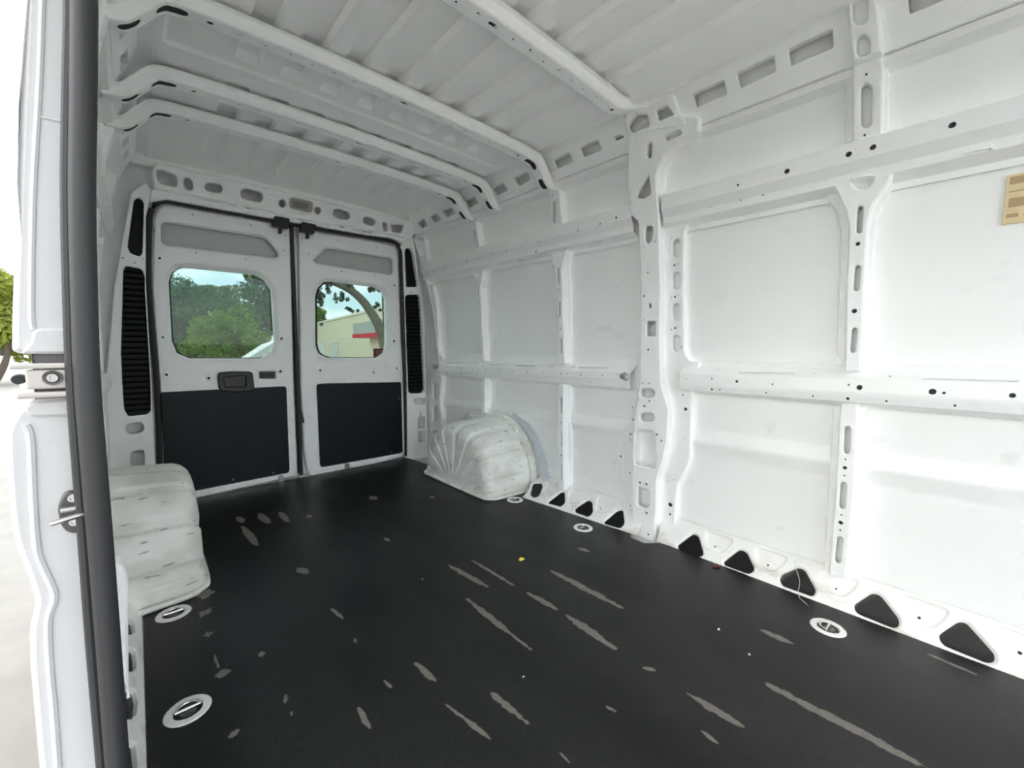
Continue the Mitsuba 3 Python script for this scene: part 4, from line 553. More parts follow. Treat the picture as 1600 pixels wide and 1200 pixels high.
def sill(e, name_walls, which=0):
    e = dict(e, h=list(e['h']), d=[])
    dim = []
    vt, L_ = .018, e['o'][2][1]
    for u, v, r in SILL_DOTS[id(D['sill']) if e['s'] == D['sill']['s'] else which]:
        cu = sorted(np.mean([p[0] for p in h]) for r_, h in e['h'])
        lo_, hi_ = [c for c in cu if c < u], [c for c in cu if c > u]
        du = u
        u = (lo_[-1] + hi_[0]) / 2 if lo_ and hi_ else (hi_[0] - (cu[1] - cu[0]) / 2 if hi_ else u)
        q = np.array([(u - .060, vt), (u + .060, vt), (u + .052, vt + .030), (u + .026, L_ * .62), (u - .026, L_ * .62), (u - .052, vt + .030)])
        dim.append((.016, q, (u if abs(du - u) > .035 else du, L_ * .5, r)))
    full = e
    m = sheet(dict(e, h=e['h'] + [[r, q.tolist()] for r, q, c in dim]), skirt=0, bevel=0, rnd=0, lips=[.003 if which else .009] * len(e['h']) + [.008] * len(dim), wall=.012)
    S = surface(e['s'])
    for w, fn in name_walls:
        key = put('sill', fn(m), 'dirty_paint', w)
        for r, q, c in dim:
            p = offset(fillet(ccw(q), r), .003)
            pm = sheet({'s': e['s'], 'o': p.tolist(), 'h': [], 'd': [c]}, bevel=0, skirt=0, rnd=0, offs=0)
            nv = S(np.array([0.]), np.array([0.]), .0078) - S(np.array([0.]), np.array([0.]), 0.)
            pm2, bk = pm.copy(), BACKS[id(pm)][1].mesh()
            pm2.vertices += nv; bk.vertices += nv
            put('dimple', fn(pm2), 'dirty_paint', key)
            scene[key_for(key + '__dimple_shade')] = mikit.ply(fn(bk), 'mat_e_coat', smooth=False)  # added dark disc, painted shade inside the dimple hole
        for r, h in e['h']:
            p = offset(fillet(ccw(h), r), .012)
            v, f = trimesh.creation.triangulate_polygon(sg.Polygon(p).buffer(0), engine='earcut')
            c = p.mean(0)
            q = offset(p, -.010)
            mb = MB().quadstrip(S(p[:, 0], p[:, 1], .0095), S(q[:, 0], q[:, 1], .0135))
            v2, f2 = trimesh.creation.triangulate_polygon(sg.Polygon(q).buffer(0), engine='earcut')
            mb.add(S(v2[:, 0], v2[:, 1], .0135), f2)
            put('hole_liner', fn(mb.mesh()), 'black_gloss', key, label='black liner in the triangular sill opening')


put('front_edge', box(.84, 1.2, Y_FRONT - .03, Y_FRONT, -.1, 2.2), 'paint', 'wall_right', smooth=False)
sill(D['sill'], SIDES[:1])
sill(D['sill_001'], SIDES[:1])
SILL_DOTS[1] = []
sill(D['sill_002'], [('wall_left', lambda m: m)], 1)
# ---------------------------------------------------------------- floor
def floor_proc(p, n, uv):
    x, y = p.x, p.y
    wob = mikit.fbm(x * 38, y * 38, 0.5) - .5
    wear = mi.Float(0)
    for (x0, y0, x1, y1, w) in SCRATCHES:
        dx, dy = x1 - x0, y1 - y0
        L2 = dx * dx + dy * dy + 1e-9
        t = dr.clip(((x - x0) * dx + (y - y0) * dy) / L2, 0, 1)
        d = dr.sqrt(dr.square(x - x0 - t * dx) + dr.square(y - y0 - t * dy))
        ww = w * (1.15 - dr.square(2 * t - 1) * .7) + wob * min(.022, w * 2.6)
        wear = dr.maximum(wear, mikit.smoothstep(.0022, -.0022, d - ww))
    dust = mikit.fbm(x * 3.1 + 5, y * 1.3, 2.0, octaves=4)
    base = mikit.mix((.006, .0066, .0066), (.015, .016, .0155), mikit.smoothstep(.35, .75, dust))
    grain = mikit.noise(x * 260, y * 260, 1.0)
    return mikit.mix(base * (.8 + .4 * grain), (.17, .155, .135), wear * (.72 + .28 * grain))


def floor_rough(p, n, uv):
    return .30 + .22 * mikit.fbm(p.x * 2.3, p.y * 1.7, 7.0)


scene['mat_floor_mat'] = {'type': 'principled', 'base_color': mikit.proc(floor_proc), 'roughness': mikit.proc(floor_rough), 'specular': .30}
edge = [(-1.03, -1.3), (-1.03, .95), (-.955, 1.05), (-.949, 1.95), (-.84, 3.34), (.84, 3.34), (.938, 1.95), (1.0, 1.2), (1.005, 1.16), (.965, 1.13), (.962, 1.05), (1.02, 1.0), (1.032, .93), (1.032, -1.3)]
fv, ff = trimesh.creation.triangulate_polygon(sg.Polygon(edge), engine='earcut')
top = np.column_stack([fv, np.zeros(len(fv))])
E3 = np.column_stack([np.array(edge), np.zeros(len(edge))])
put('floor', MB().add(top, ff).quadstrip(E3, E3 - [0, 0, .02]).mesh(), 'floor_mat', smooth=False)
labels['floor'] = {'label': 'black rubber cargo floor with pale scuff marks', 'kind': 'structure'}
put('subfloor', box(-1.1, 1.1, Y_FRONT, 3.42, -.12, -.021), 'paint_grey', 'floor', smooth=False)


# ---------------------------------------------------------------- ceiling
BOWS = (1.09, 1.69, 2.18, 2.48)
RIBX = [-.53 + .1555 * i for i in range(8)]
xs = sorted(set(np.round(np.concatenate([np.linspace(-.80, .80, 17), [-.785, -.772, .772, .785]] + [np.array([c - .044, c - .033, c + .033, c + .044]) for c in RIBX]), 4)))
xs = np.array([-1.1, -1.0, -.93, -.85, -.81] + list(xs) + [.81, .85, .93, 1.0, 1.1])
ys = np.unique(np.round(np.concatenate([np.linspace(Y_FRONT, 3.43, 50)] + [np.array([b - .03, b - .0, b + .07, b + .11, b + .13]) for b in BOWS] + [np.array([1.95, 1.965, 1.98, 2.02, 2.034])]), 3))
Yg, Xg = np.meshgrid(ys, xs, indexing='ij')
rib = sum(np.clip((.044 - np.abs(Xg - c)) / .011, 0, 1) for c in RIBX)
keep = np.ones_like(Yg)
for a, b in ((1.95, 2.18), (2.56, 2.60), (3.08, 3.4)):
    keep *= 1 - np.clip(np.minimum(Yg - a, b - Yg) / .03, 0, 1)
keep = np.where((Yg > 1.80) & (Yg < 2.02), keep, keep)
emb = np.clip((.785 - np.abs(Xg)) / .013, 0, 1) * np.clip((2.034 - Yg) / .014, 0, 1) * (Yg > 1.7)
Zg = 2.083 + .010 * emb + .012 * np.clip(1 - (Xg / .8) ** 2, 0, 1) + .025 * rib * keep + np.interp(np.abs(Xg), [.805, .815, .93, 1.0, 1.1], [0, .012, .03, .07, .08])
put('ceiling', grid(np.stack([Xg, Yg, Zg], -1)), 'paint_roof', smooth=False)
labels['ceiling'] = {'label': 'white ribbed steel roof of the van', 'kind': 'structure'}


def bow(yf, w=.066, foot=True):
    h = [(0, 2.046), (.3, 2.043), (.55, 2.037), (.70, 2.031), (.775, 2.024), (.80, 2.012), (.84, 1.967), (.875, 1.928), (.905, 1.912), (.955, 1.906)]
    if not foot:
        h = h[:3] + [(.67, 2.031), (.71, 2.034), (.79, 2.062), (.86, 2.092)]
    half = smooth_path(h, 4)
    path = np.vstack([np.column_stack([-half[::-1, 0], half[::-1, 1]]), half[1:]])
    t = np.gradient(path, axis=0)
    t /= np.linalg.norm(t, axis=1, keepdims=True)
    n = np.stack([-t[:, 1], t[:, 0]], 1)          # away from the cargo space
    s = np.concatenate([[0], np.cumsum(np.linalg.norm(np.diff(path, axis=0), axis=1))])
    def at(u, v, d):
        q = np.stack([np.interp(u, s, path[:, k]) for k in (0, 1)], -1)
        m = np.stack([np.interp(u, s, n[:, k]) for k in (0, 1)], -1)
        q = q + m * np.asarray(d)[..., None]
        return np.stack([q[..., 0], yf + v, q[..., 1]], -1)
    def S3(p, d):
        return at(p[:, 0], p[:, 1], np.full(len(p), d))
    mid = s[-1] / 2
    holes = []
    def xs_(x):
        return float(np.interp(x, path[:, 0], s))
    a = np.linspace(-np.pi / 2, np.pi / 2, 6)
    def slot(x0, x1, r):
        u0, u1 = xs_(x0) + r, xs_(x1) - r
        return np.vstack([np.column_stack([u1 + r * np.cos(a), w / 2 + r * np.sin(a)]), np.column_stack([u0 - r * np.cos(a), w / 2 - r * np.sin(a)])])
    for sg_ in (-1, 1):
        for x0, x1 in ((.735, .815), (.85, .905)) if foot else ():
            x0, x1 = sorted((sg_ * x0, sg_ * x1))
            holes.append(slot(x0, x1, .017))
        holes.append(slot(*sorted((sg_ * .67, sg_ * .69)), .008))
    for x in np.arange(-.60, .61, .0775):
        holes.append(circle((xs_(x), w / 2 + .006 * math.sin(31 * x)), .0052, 8))
    holes.append(slot(-.012, .02, .0075))
    for x in (-.62, -.30, .30, .635, .58):
        holes.append(circle((xs_(x) + .02, w / 2), .0038, 8))
    P = sg.Polygon([(s[0], .008), (s[-1], .008), (s[-1], w - .006), (s[0], w - .006)])
    for q in holes:
        P = P.difference(sg.Polygon(q).buffer(0))
    mb = MB()
    for b0, b1 in zip(s[:-1], s[1:]):
        q = P.intersection(sg.box(b0, -1, b1, 1))
        for g in getattr(q, 'geoms', [q]):
            if g.geom_type == 'Polygon' and g.area > 1e-9:
                v, f = trimesh.creation.triangulate_polygon(g, engine='earcut')
                mb.add(S3(v, 0.0), f)
    for q in holes:
        q = densify(ccw(q), s, axis=0)
        mb.quadstrip(S3(q, 0.0), S3(q, .003))
    def band(v0, d0, v1, d1):
        A = at(s, np.full(len(s), v0), np.full(len(s), d0)); B = at(s, np.full(len(s), v1), np.full(len(s), d1))
        mb.quadstrip(A, B, closed=False)
    band(.008, 0, .002, .003); band(.002, .003, -.004, .036); band(-.004, .036, -.008, .039); band(-.008, .039, -.022, .040)
    band(w - .006, 0, w, .004); band(w, .004, w + .004, .038); band(w + .004, .038, w + .02, .040)
    bk = MB().quadstrip(at(s, np.full(len(s), .010), np.full(len(s), .0045)), at(s, np.full(len(s), w - .008), np.full(len(s), .0045)), closed=False)  # added dark strip behind the bow holes, painting their shade
    return mb.mesh(), bk.mesh()


for b in BOWS:
    bm, bk = bow(b, foot=b > 1.5)
    put('roof_bow', bm, 'paint', 'ceiling', smooth=40, back=bk)

# ---------------------------------------------------------------- rear end of the body
labels['wall_back'] = {'label': 'white painted rear door frame of the van', 'kind': 'structure'}
put('wall_back', cat(sheet(D['header'], skirt=.05, bevel=.006, lip=.004, wall=.02), box(-1.0, 1.0, 3.305, 3.33, 2.04, 2.16)), 'paint')
put('header_step', sheet(D['header_under'], skirt=.03, bevel=.004), 'paint', 'wall_back')
for k in ('rear_post', 'rear_post_001'):
    pk = put('rear_post', sheet(D[k], skirt=.04, bevel=.005, lip=.004, wall=.02), 'paint', 'wall_back')
    for r, h in D[k]['h'][:2]:
        h = np.array(h)
        hp = offset(fillet(ccw(h), .012), .003)
        e = {'s': ['Y', 3.345, 0.0], 'o': hp.tolist(), 'h': [], 'd': []}
        vk = put('air_vent', sheet(e, bevel=0, skirt=.02, rnd=0), 'black_vent', pk, label='black plastic louvred air vent')
        z0, z1 = h[:, 1].min(), h[:, 1].max()
        if z1 - z0 > .4:
            poly = sg.Polygon(hp)
            for z in np.arange(z0 + .03, z1 - .02, .034):
                c = poly.intersection(sg.LineString([(-9, z), (9, z)])).bounds
                sl = box(c[0] + .004, c[2] - .004, 3.322, 3.344, -.0015, .0015)
                sl.apply_transform(trimesh.transformations.rotation_matrix(-.5, [1, 0, 0], [0, 3.333, 0]))
                sl.apply_translation([0, 0, z])
                put('slat', sl, 'black_vent', vk, smooth=False)
put('threshold', cat(box(-.86, .86, 3.30, 3.42, -.03, -.004, .003), box(-.05, .02, 3.335, 3.36, -.01, .012, .002)), 'paint_grey', 'wall_back')
put('outer_post', cat(box(.77, 1.2, 3.418, 3.44, -.1, 2.25), box(-1.2, -.77, 3.418, 3.44, -.1, 2.25), box(-1.2, 1.2, 3.418, 3.44, 1.76, 2.25), box(-1.0, 1.0, 3.418, 3.44, -.15, .05), box(-.10, .02, 3.418, 3.44, 0, 1.8)), 'paint', 'wall_back', smooth=False)
sl3 = np.array([[x, 3.318, z] for x, z in D['seal_line']['o']])
put('door_seal', tube(smooth_path(sl3, 5), .0155, 8), 'rubber', 'wall_back', label='black rubber seal around the rear doors')


def rear_door(key, letter, wi, text):
    labels[key] = {'label': text, 'kind': 'structure'}
    e = D['door_' + letter]
    lips = [.026] + [.012] * (len(e['h']) - 1)
    put(key, sheet(e, skirt=.05, bevel=.008, lips=lips, rnd=.02, wall=.02), 'paint')
    g = D['glass_' + letter]
    skin_o = offset(fillet(ccw(e['o']), .02), -.003)
    put('outer_skin', sheet({'s': ['Y', 3.402, 0.0], 'o': skin_o.tolist(), 'h': [[.0, g['o']]], 'd': []}, bevel=0, skirt=.012, lip=.0, wall=.012, rnd=0), 'paint_grey', key)
    ring = fillet(ccw(g['o']), .03, 4)
    put('window_gasket', tube(np.column_stack([ring[:, 0], np.full(len(ring), 3.396), ring[:, 1]]), .0062, 6, closed=True), 'rubber', key)
    o = offset(ring, .004)
    v, f = trimesh.creation.triangulate_polygon(sg.Polygon(o).buffer(0), engine='earcut')
    wk = key_for(f'window_{wi}')
    scene[wk] = mikit.ply(trimesh.Trimesh(np.column_stack([v[:, 0], np.full(len(v), 3.398), v[:, 1]]), f, process=False), 'mat_glass')
    labels[wk] = {'label': 'green tinted window glass of the ' + ('left' if wi == 1 else 'right') + ' rear door', 'kind': 'structure'}
    pe = D['panel_' + letter]
    pk = put('trim_panel', plate(pe, .012, rnd=.012, bevel=.003), 'black_panel', key, label='black lower trim panel')
    for u, v, r in pe['d']:
        put('screw', lathe([[0, .004], [.004, .0035], [.006, 0]], (u, 3.337, v), '-y', 8), 'chrome', pk)
    return key


d1 = rear_door('door_1', 'l', 1, 'white left rear door with a window and black lower panel')
d2 = rear_door('door_2', 'r', 2, 'white right rear door with a sticker in its window')
hk = put('handle', sheet(D['handle'], skirt=.03, bevel=.006, rnd=.008, lip=.005, wall=.016), 'black_plastic', d1, label='black plastic inner door handle')
ho = np.array(D['handle']['h'][0][1])
put('lever', plate({'s': ['Y', 3.333, 0.0], 'o': (ho * 1.04 - ho.mean(0) * .04).tolist()}, .006, rnd=.004), 'black_gloss', hk)
lt = np.array(D['door_l']['h'][2][1])
put('latch_mechanism', cat(plate({'s': ['Y', 3.362, 0.0], 'o': offset(ccw(lt), .004).tolist()}, .003, rnd=0), box(lt[0, 0] + .012, lt[0, 0] + .03, 3.352, 3.362, lt[2, 1] + .01, lt[0, 1] - .012, .002)), 'black_gloss', d1)
for u, v, r in D['door_l']['d'][7:10]:
    put('stamped_boss', lathe([[r * 1.05, .0025], [.017, .0025], [.020, 0]], (u, YB, v), '-y', 16), 'paint', d1)
for u, v, r in D['door_r']['d'][9:11]:
    put('stamped_boss', lathe([[r * 1.05, .0025], [.015, .0025], [.018, 0]], (u, YB, v), '-y', 16), 'paint', d2)
for k, d in (('l', d1), ('r', d2)):
    bk = put('bumper_stop', cat(plate(D['bumper_' + k], .05, rnd=.004, bevel=.003), plate(D['bumper_tail_' + k], .014, rnd=.001)), 'black_plastic', 'wall_back', label='black door check block')
    put('clip', plate(D['clip_' + k], .008, rnd=.001), 'white_plastic', d)
    pk = put('striker_plate', plate(D['plate_' + k], .006, rnd=.006), 'steel_dull', d)
    c = np.mean(D['plate_' + k]['o'], 0)
    for s in (-1, 1):
        put('bolt', lathe([[0, .004], [.004, .004], [.0055, 0]], (c[0], 3.335, c[1] + s * .011), '-y', 10), 'chrome', pk)
put('edge_latch', plate(D['midlatch'], .02, rnd=.003), 'black_plastic', d2)
put('weather_strip', box(-.045, -.022, 3.335, 3.40, .02, 1.87, .004), 'rubber', d1, label='black seal along the meeting edge')

# ---------------------------------------------------------------- front bulkhead and the body around the open side door
put('jamb_panel', sheet(D['jamb_upper'], skirt=.03, bevel=.008, rnd=.01), 'paint_dimmed', 'wall_left')
put('jamb_panel', sheet(D['jamb_lower'], skirt=.03, bevel=.008, rnd=.012), 'paint_dimmed', 'wall_left')
put('jamb_patch', sheet(D['jamb_patch'], skirt=.008, bevel=.004, rnd=.008), 'paint_dimmed', 'wall_left')
put('jamb_patch', sheet(D['jamb_recess'], skirt=.008, bevel=.004, rnd=.008), 'paint_dimmed', 'wall_left')
for k, r in (('seam_u', .0045), ('seam_l', .006)):
    q = np.array(D[k]['o'])
    put('weld_seam', tube(smooth_path([[x, 1.031, z] for x, z in q], 5), r, 8), 'paint_dimmed', 'wall_left')
# header above the side door, front post, pillar behind the seal
put('side_door_header', cat(box(-1.06, -.93, Y_FRONT, 1.04, 1.86, 1.93, .012), box(-1.08, -1.06, Y_FRONT, 1.04, 1.86, 2.15)), 'paint', 'wall_left')
put('front_post', box(-1.08, -.96, -1.3, -.42, -.05, 2.0, .015), 'paint', 'wall_left')
put('rear_pillar', cat(box(-1.03, -.985, 1.046, 1.13, -.05, 1.95, .01)), 'paint', 'wall_left')
put('pillar_edge', sheet(D['pillar_edge'], skirt=.04, bevel=.003, rnd=.004), 'paint', 'wall_left')
put('weld_seam', tube(smooth_path([[x, 1.030, z] for x, z in D['seam_h']['o']], 3), .0022, 6), 'paint_dimmed', 'wall_left')
put('step', box(-1.12, -1.03, -1.3, 1.02, -.3, -.004, .006), 'paint', 'wall_left')


def ext(q, y):
    q = [[x, y, z] for x, z in q]
    top = [[-.925, y, 1.72], [-.912, y - .03, 1.82], [-.905, y - .12, 1.875], [-.903, y - .4, 1.885], [-.903, -.4, 1.885]]
    bot = [[q[-1][0], y, .08], [q[-1][0], y - .04, .03], [q[-1][0], y - .15, .012], [q[-1][0], -.3, .012]]
    return smooth_path(top[::-1] + q + bot, 5)


sk = thing('side_door_seal', 'black ribbed rubber seal running down the edge of the side door opening', 'door seal')
s1, s2 = ext(D['seal1']['o'], .985), ext(D['seal2']['o'], 1.0)
s2[:, 0] -= 0.0
put('bulb', tube(s1, .0165, 12), 'rubber_side', sk)
put('lip', tube(s2, .0085, 10), 'rubber_side', sk)
put('carrier', tube((s1 * .5 + s2 * .5) + [0, .012, 0], .012, 8), 'rubber_side', sk)

# ---------------------------------------------------------------- wheel housings
def wheel_housing():
    nt, ns = 181, 64
    th = np.linspace(0, np.pi, nt)
    u = np.linspace(0, 1, ns)                       # wall -> rounded shoulder -> centre of the inner face
    rows = []
    for k in u:
        if k < .5:
            q = k / .5; x = 1.085 - (1.085 - .80) * q; a = .440 - .030 * q; b = .468 - .026 * q
        elif k < .78:
            q = (k - .5) / .28 * np.pi / 2; x = .80 - .082 * math.sin(q); a = .410 - .075 * (1 - math.cos(q)); b = .442 - .085 * (1 - math.cos(q))
        else:
            q = (k - .78) / .22; x = .718 - .004 * q; a = .335 * (1 - q) + 1e-4; b = .357 * (1 - q) + 1e-4
        p = 2.35
        y = 2.425 + a * np.sign(-np.cos(th)) * np.abs(np.cos(th)) ** (2 / p)
        z = b * np.abs(np.sin(th)) ** (2 / p)
        rows.append(np.stack([np.full(nt, x), y, z], -1))
    V = np.array(rows)
    du, dv = np.gradient(V, axis=0), np.gradient(V, axis=1)
    N = np.cross(du, dv); N /= np.linalg.norm(N, axis=2, keepdims=True) + 1e-12
    if N[20, 90, 2] < 0:
        N = -N
    deg = np.degrees(np.broadcast_to(th, (ns, nt)))
    U = np.broadcast_to(u[:, None], (ns, nt))
    amp = 0
    for c, w, u0, u1 in ((11, 4.0, .12, .86), (39, 4.6, .06, .9), (64, 4.2, .10, .93), (86, 4.0, .06, .95), (106, 3.8, .08, .95), (126, 4.2, .06, .93), (149, 4.5, .06, .9), (171, 3.6, .3, .86)):
        amp = amp + np.clip((w - np.abs(deg - c)) / 1.5, 0, 1) * np.clip((U - u0) / .03, 0, 1) * np.clip((u1 - U) / .03, 0, 1)
    V = V + N * (-.011 * amp)[..., None]
    m = grid(V)
    # the welded lip along the floor
    base = [(1.08, 1.975), (.80, 1.995), (.735, 2.03), (.712, 2.09), (.708, 2.4), (.712, 2.76), (.735, 2.82), (.80, 2.855), (1.08, 2.905)]
    b = smooth_path([[x, y, .012] for x, y in base], 4)
    lip = tube(b, .012, 6, flat=.9)
    return cat(m, lip)


wh = wheel_housing()
rim_o = np.array([[2.425 + .50 * np.sign(-math.cos(t)) * abs(math.cos(t)) ** .8, .515 * math.sin(t) ** .8] for t in np.linspace(.02, np.pi - .02, 40)])
rim_i = np.array([[2.425 + .455 * np.sign(-math.cos(t)) * abs(math.cos(t)) ** .85, .462 * math.sin(t) ** .85] for t in np.linspace(.02, np.pi - .02, 40)])
def left_housing(m):
    m = mirrored(m)
    m.vertices[:, 0] -= .035
    return m


for side, fn in (('right', lambda m: m), ('left', left_housing)):
    k = thing('wheel_housing', 'scuffed white ribbed wheel housing against the right wall' if side == 'right' else 'scuffed white wheel housing beside the black side door seal', 'wheel housing')
    put('shell', fn(wh), 'scuffed_paint', k, smooth=35)
    mb = MB().quadstrip(np.column_stack([np.full(40, 1.074), rim_o]), np.column_stack([np.full(40, 1.066), rim_i]), closed=False)
    put('flange', fn(mb.mesh()), 'scuffed_paint', k)
    for t in (.62, .95, 1.25, 1.62, 2.1, 2.5):
        c = np.array([2.425 - .487 * math.cos(t), .50 * math.sin(t)])
        r = circle((0, 0), .022, 10); h = circle((0, 0), .006, 8)
        P = sg.Polygon(r).difference(sg.Polygon(h))
        v, f = trimesh.creation.triangulate_polygon(P, engine='earcut')
        put('tab', fn(MB().add(np.column_stack([np.full(len(v), 1.060), v + c]), f).quadstrip(np.column_stack([np.full(10, 1.060), r + c]), np.column_stack([np.full(10, 1.075), r + c])).mesh()), 'scuffed_paint', k)
    # outer half of the housing, shading in the gap painted as blue-grey
    mb = MB()
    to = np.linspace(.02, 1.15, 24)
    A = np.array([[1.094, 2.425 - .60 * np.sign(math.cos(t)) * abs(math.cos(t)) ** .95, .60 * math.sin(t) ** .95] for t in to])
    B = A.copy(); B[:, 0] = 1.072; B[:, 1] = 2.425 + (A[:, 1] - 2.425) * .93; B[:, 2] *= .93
    put('outer_arch', fn(mb.quadstrip(A, B, closed=False).mesh()), 'shade_blue', k)

# ---------------------------------------------------------------- floor tie-downs
RINGS = [(.87, .27, 'chrome tie-down ring in an oval white floor cup nearest the front of the right wall'), (.868, 1.37, 'chrome tie-down ring in a white floor cup below the pillar'), (.868, 1.928, 'chrome tie-down ring in a white floor cup in front of the right wheel housing'),
         (-.866, 1.37, 'chrome tie-down ring in a white floor cup, the nearer one by the side door seal'), (-.866, 1.923, 'chrome tie-down ring in a white floor cup just in front of the left wheel housing')]
for x, y, lab in RINGS:
    k = thing('tie_down_ring', lab, 'tie-down', 'floor tie-down rings')
    put('cup', lathe([[.0, -.006], [.030, -.006], [.033, .001], [.036, .0045], [.050, .003], [.0535, 0.0]], (x, y, .001), 'z', 28), 'white_plastic', k)
    put('washer', lathe([[.0, .002], [.021, .002], [.024, .0], [.024, -.004]], (x, y, -.002), 'z', 20), 'steel_dull', k)
    ang = np.linspace(0, np.pi, 16)
    pts = [[x + (.026 * math.cos(t)) * (1 if x > 0 else -1), y + .024 * math.sin(t), .007] for t in ang]
    put('ring', cat(tube(pts, .0032, 8), tube([[x - .028, y, .007], [x + .028, y, .007]], .0034, 8)), 'chrome', k)
for (y, z, lab) in ((1.236, .846, 'small steel D-ring bolted at the end of the middle rail beside the pillar'), (3.12, .822, 'small steel D-ring bolted at the far end of the middle rail')):
    k = thing('wall_ring', lab, 'tie-down')
    put('bolt', lathe([[0, .012], [.008, .012], [.010, .008], [.010, .004], [.015, .004], [.015, -.03]], (1.005, y, z), '-x', 14), 'steel_dull', k)
    a = np.linspace(-.5 * np.pi, .5 * np.pi, 12)
    put('ring', tube([[.998, y - .012 - .028 * math.cos(t), z + .020 * math.sin(t)] for t in a] + [[.998, y - .012, z + .02]], .003, 8), 'steel_dull', k)

# ---------------------------------------------------------------- small things
k = thing('dome_lamp', 'grey rectangular lamp set in the header above the rear doors', 'lamp')
put('bezel', plate(D['lamp'], .014, rnd=.01, bevel=.004), 'grey_plastic', k)
put('lens', plate(D['lamp_lens'], .006, rnd=.006, bevel=.002), 'lens', k)
k = thing('roller_hinge', 'white roller hinge with one bolt between the two halves of the side door jamb', 'hinge')
put('top_plate', box(-1.066, -.995, 1.000, 1.03, .959, .9675, .003), 'hinge_paint', k)
put('bracket', box(-1.051, -.995, 1.004, 1.03, .926, .9575, .004), 'hinge_paint', k)
put('bottom_plate', box(-1.062, -.995, 1.002, 1.03, .912, .921, .003), 'hinge_paint', k)
put('roller', cat(lathe([[0, .004], [.007, .004], [.008, 0], [.008, -.02]], (-1.060, 1.02, .942), '-y', 14)), 'rubber', k)
bq = put('bolt', lathe([[0, .003], [.003, .003], [.0035, .006], [.0065, .006], [.007, .001]], (-1.021, 1.003, .944), '-y', 18), 'steel_dull', k)
put('washer', lathe([[.006, .0005], [.0075, .002], [.0115, .003], [.012, -.002]], (-1.021, 1.003, .944), '-y', 18), 'steel_dark', bq)
put('track', box(-1.046, -.99, 1.036, 1.06, .90, .985, .003), 'steel_dark', k)

k = thing('door_striker', 'black steel striker with two bolts on the side door jamb', 'striker')
put('plate', plate(D['striker'], .012, rnd=.014, bevel=.003), 'steel_dark', k)
zz = D['striker']['o'][0][1]
put('loop', cat(tube(smooth_path([[-.990, 1.004, .722], [-1.010, .999, .722], [-1.026, .998, .7225]], 5), .0045, 8), tube(smooth_path([[-.990, .998, .711], [-1.006, .993, .710], [-1.022, .990, .708], [-1.037, .990, .7055]], 5), .0045, 8)), 'steel_dull', k)
for dx, dz in ((-1.012, .736), (-1.013, .694)):
    put('bolt', lathe([[0, .002], [.003, .002], [.0035, .004], [.0065, .004], [.0075, 0]], (dx, 1.017, dz), '-y', 14), 'chrome', k)

# paper label on the wall
lo = np.array(D['label']['o'])
Sl = surface(D['label']['s'])
def patch(y0, y1, z0, z1, d):
    ys_, zs_ = np.array([y0, y1]), np.linspace(z0, z1, 5)
    Y_, Z_ = np.meshgrid(ys_, zs_, indexing='ij')
    V = Sl(Y_, Z_, -d); B = Sl(Y_, Z_, 0.008)
    m = MB(); g = grid(V); m.add(g.vertices, g.faces)
    ring = [0, 1, 2, 3, 4, 9, 8, 7, 6, 5]
    return m.quadstrip(V.reshape(-1, 3)[ring], B.reshape(-1, 3)[ring]).mesh()
ya, yb, za, zb = lo[:, 0].min(), lo[:, 0].max(), lo[:, 1].min(), lo[:, 1].max()
k = thing('wall_label', 'pale yellow printed label stuck on the right wall panel', 'label')
lab_y = (float(lo[0, 0]), float(lo[1, 0]))
y1 = max(lab_y)
put('sheet', patch(y1 - .11, y1, za + .02, zb - .02, .0008), 'label_paper', k, smooth=False)
H = zb - za - .04; z0 = za + .02
for a, b, c, d in ((.006, .045, .80, .95), (.052, .10, .80, .93), (.006, .10, .64, .665), (.008, .038, .33, .52), (.046, .10, .33, .52), (.006, .03, .12, .20), (.04, .10, .12, .17)):
    put('printed_block', patch(y1 - b, y1 - a, z0 + H * c, z0 + H * d, .0012), 'label_ink', k, smooth=False)

so = np.array(D['sticker12']['o'])
x0, x1, z0, z1 = so[:, 0].min(), so[:, 0].max(), so[:, 1].min(), so[:, 1].max()
k = thing('window_sticker', 'dark red sticker reading 12 in reverse in the corner of the right rear window', 'sticker')
put('backing', box(x0, x1, 3.3975, 3.4005, z0, z1), 'sticker_red', k, smooth=False)
tm = meshkit.text_mesh('12', .03)
tm = trimesh.Trimesh(*meshkit.arrays(tm)[:2], process=False)
b = tm.bounds
tv = tm.vertices - [(b[0][0] + b[1][0]) / 2, (b[0][1] + b[1][1]) / 2, (b[0][2] + b[1][2]) / 2]
tv = np.column_stack([-tv[:, 0] + (x0 + x1) / 2 - .011, tv[:, 2] * .05 + 3.3968, tv[:, 1] + (z0 + z1) / 2 + .008])
put('digits', trimesh.Trimesh(tv, tm.faces, process=False), 'sticker_ink', k, smooth=False)

rng = np.random.default_rng(4)
def crumb(x, y, r, flat=.5):
    m = trimesh.creation.icosphere(subdivisions=1, radius=1.0)
    m.vertices *= (1 + .35 * rng.standard_normal((len(m.vertices), 1)) * .5) * np.array([r, r * .7, r * flat])
    m.vertices += [x, y, r * flat * .8]
    return m
kp = put('paper_scrap', cat(box(.360, .388, 1.338, 1.352, .001, .004, .001), box(.366, .384, 1.346, 1.356, .003, .007, .001)), 'yellow', None, label='tiny yellow scrap lying on the black floor', category='scrap')
for x, y, r, lab in ((.565, .529, .005, 'largest white crumb on the black floor, near the right sill'), (.515, .413, .004, 'white crumb on the floor to the right of the largest crumb'), (-.1, .84, .003, 'tiny white crumb in the middle of the floor'), (-.057, 1.512, .003, 'tiny pale crumb on the floor ahead of the rear doors')):
    put('crumb', crumb(x, y, r), 'white_plastic', None, label=lab, category='crumb', group='crumbs on the floor')
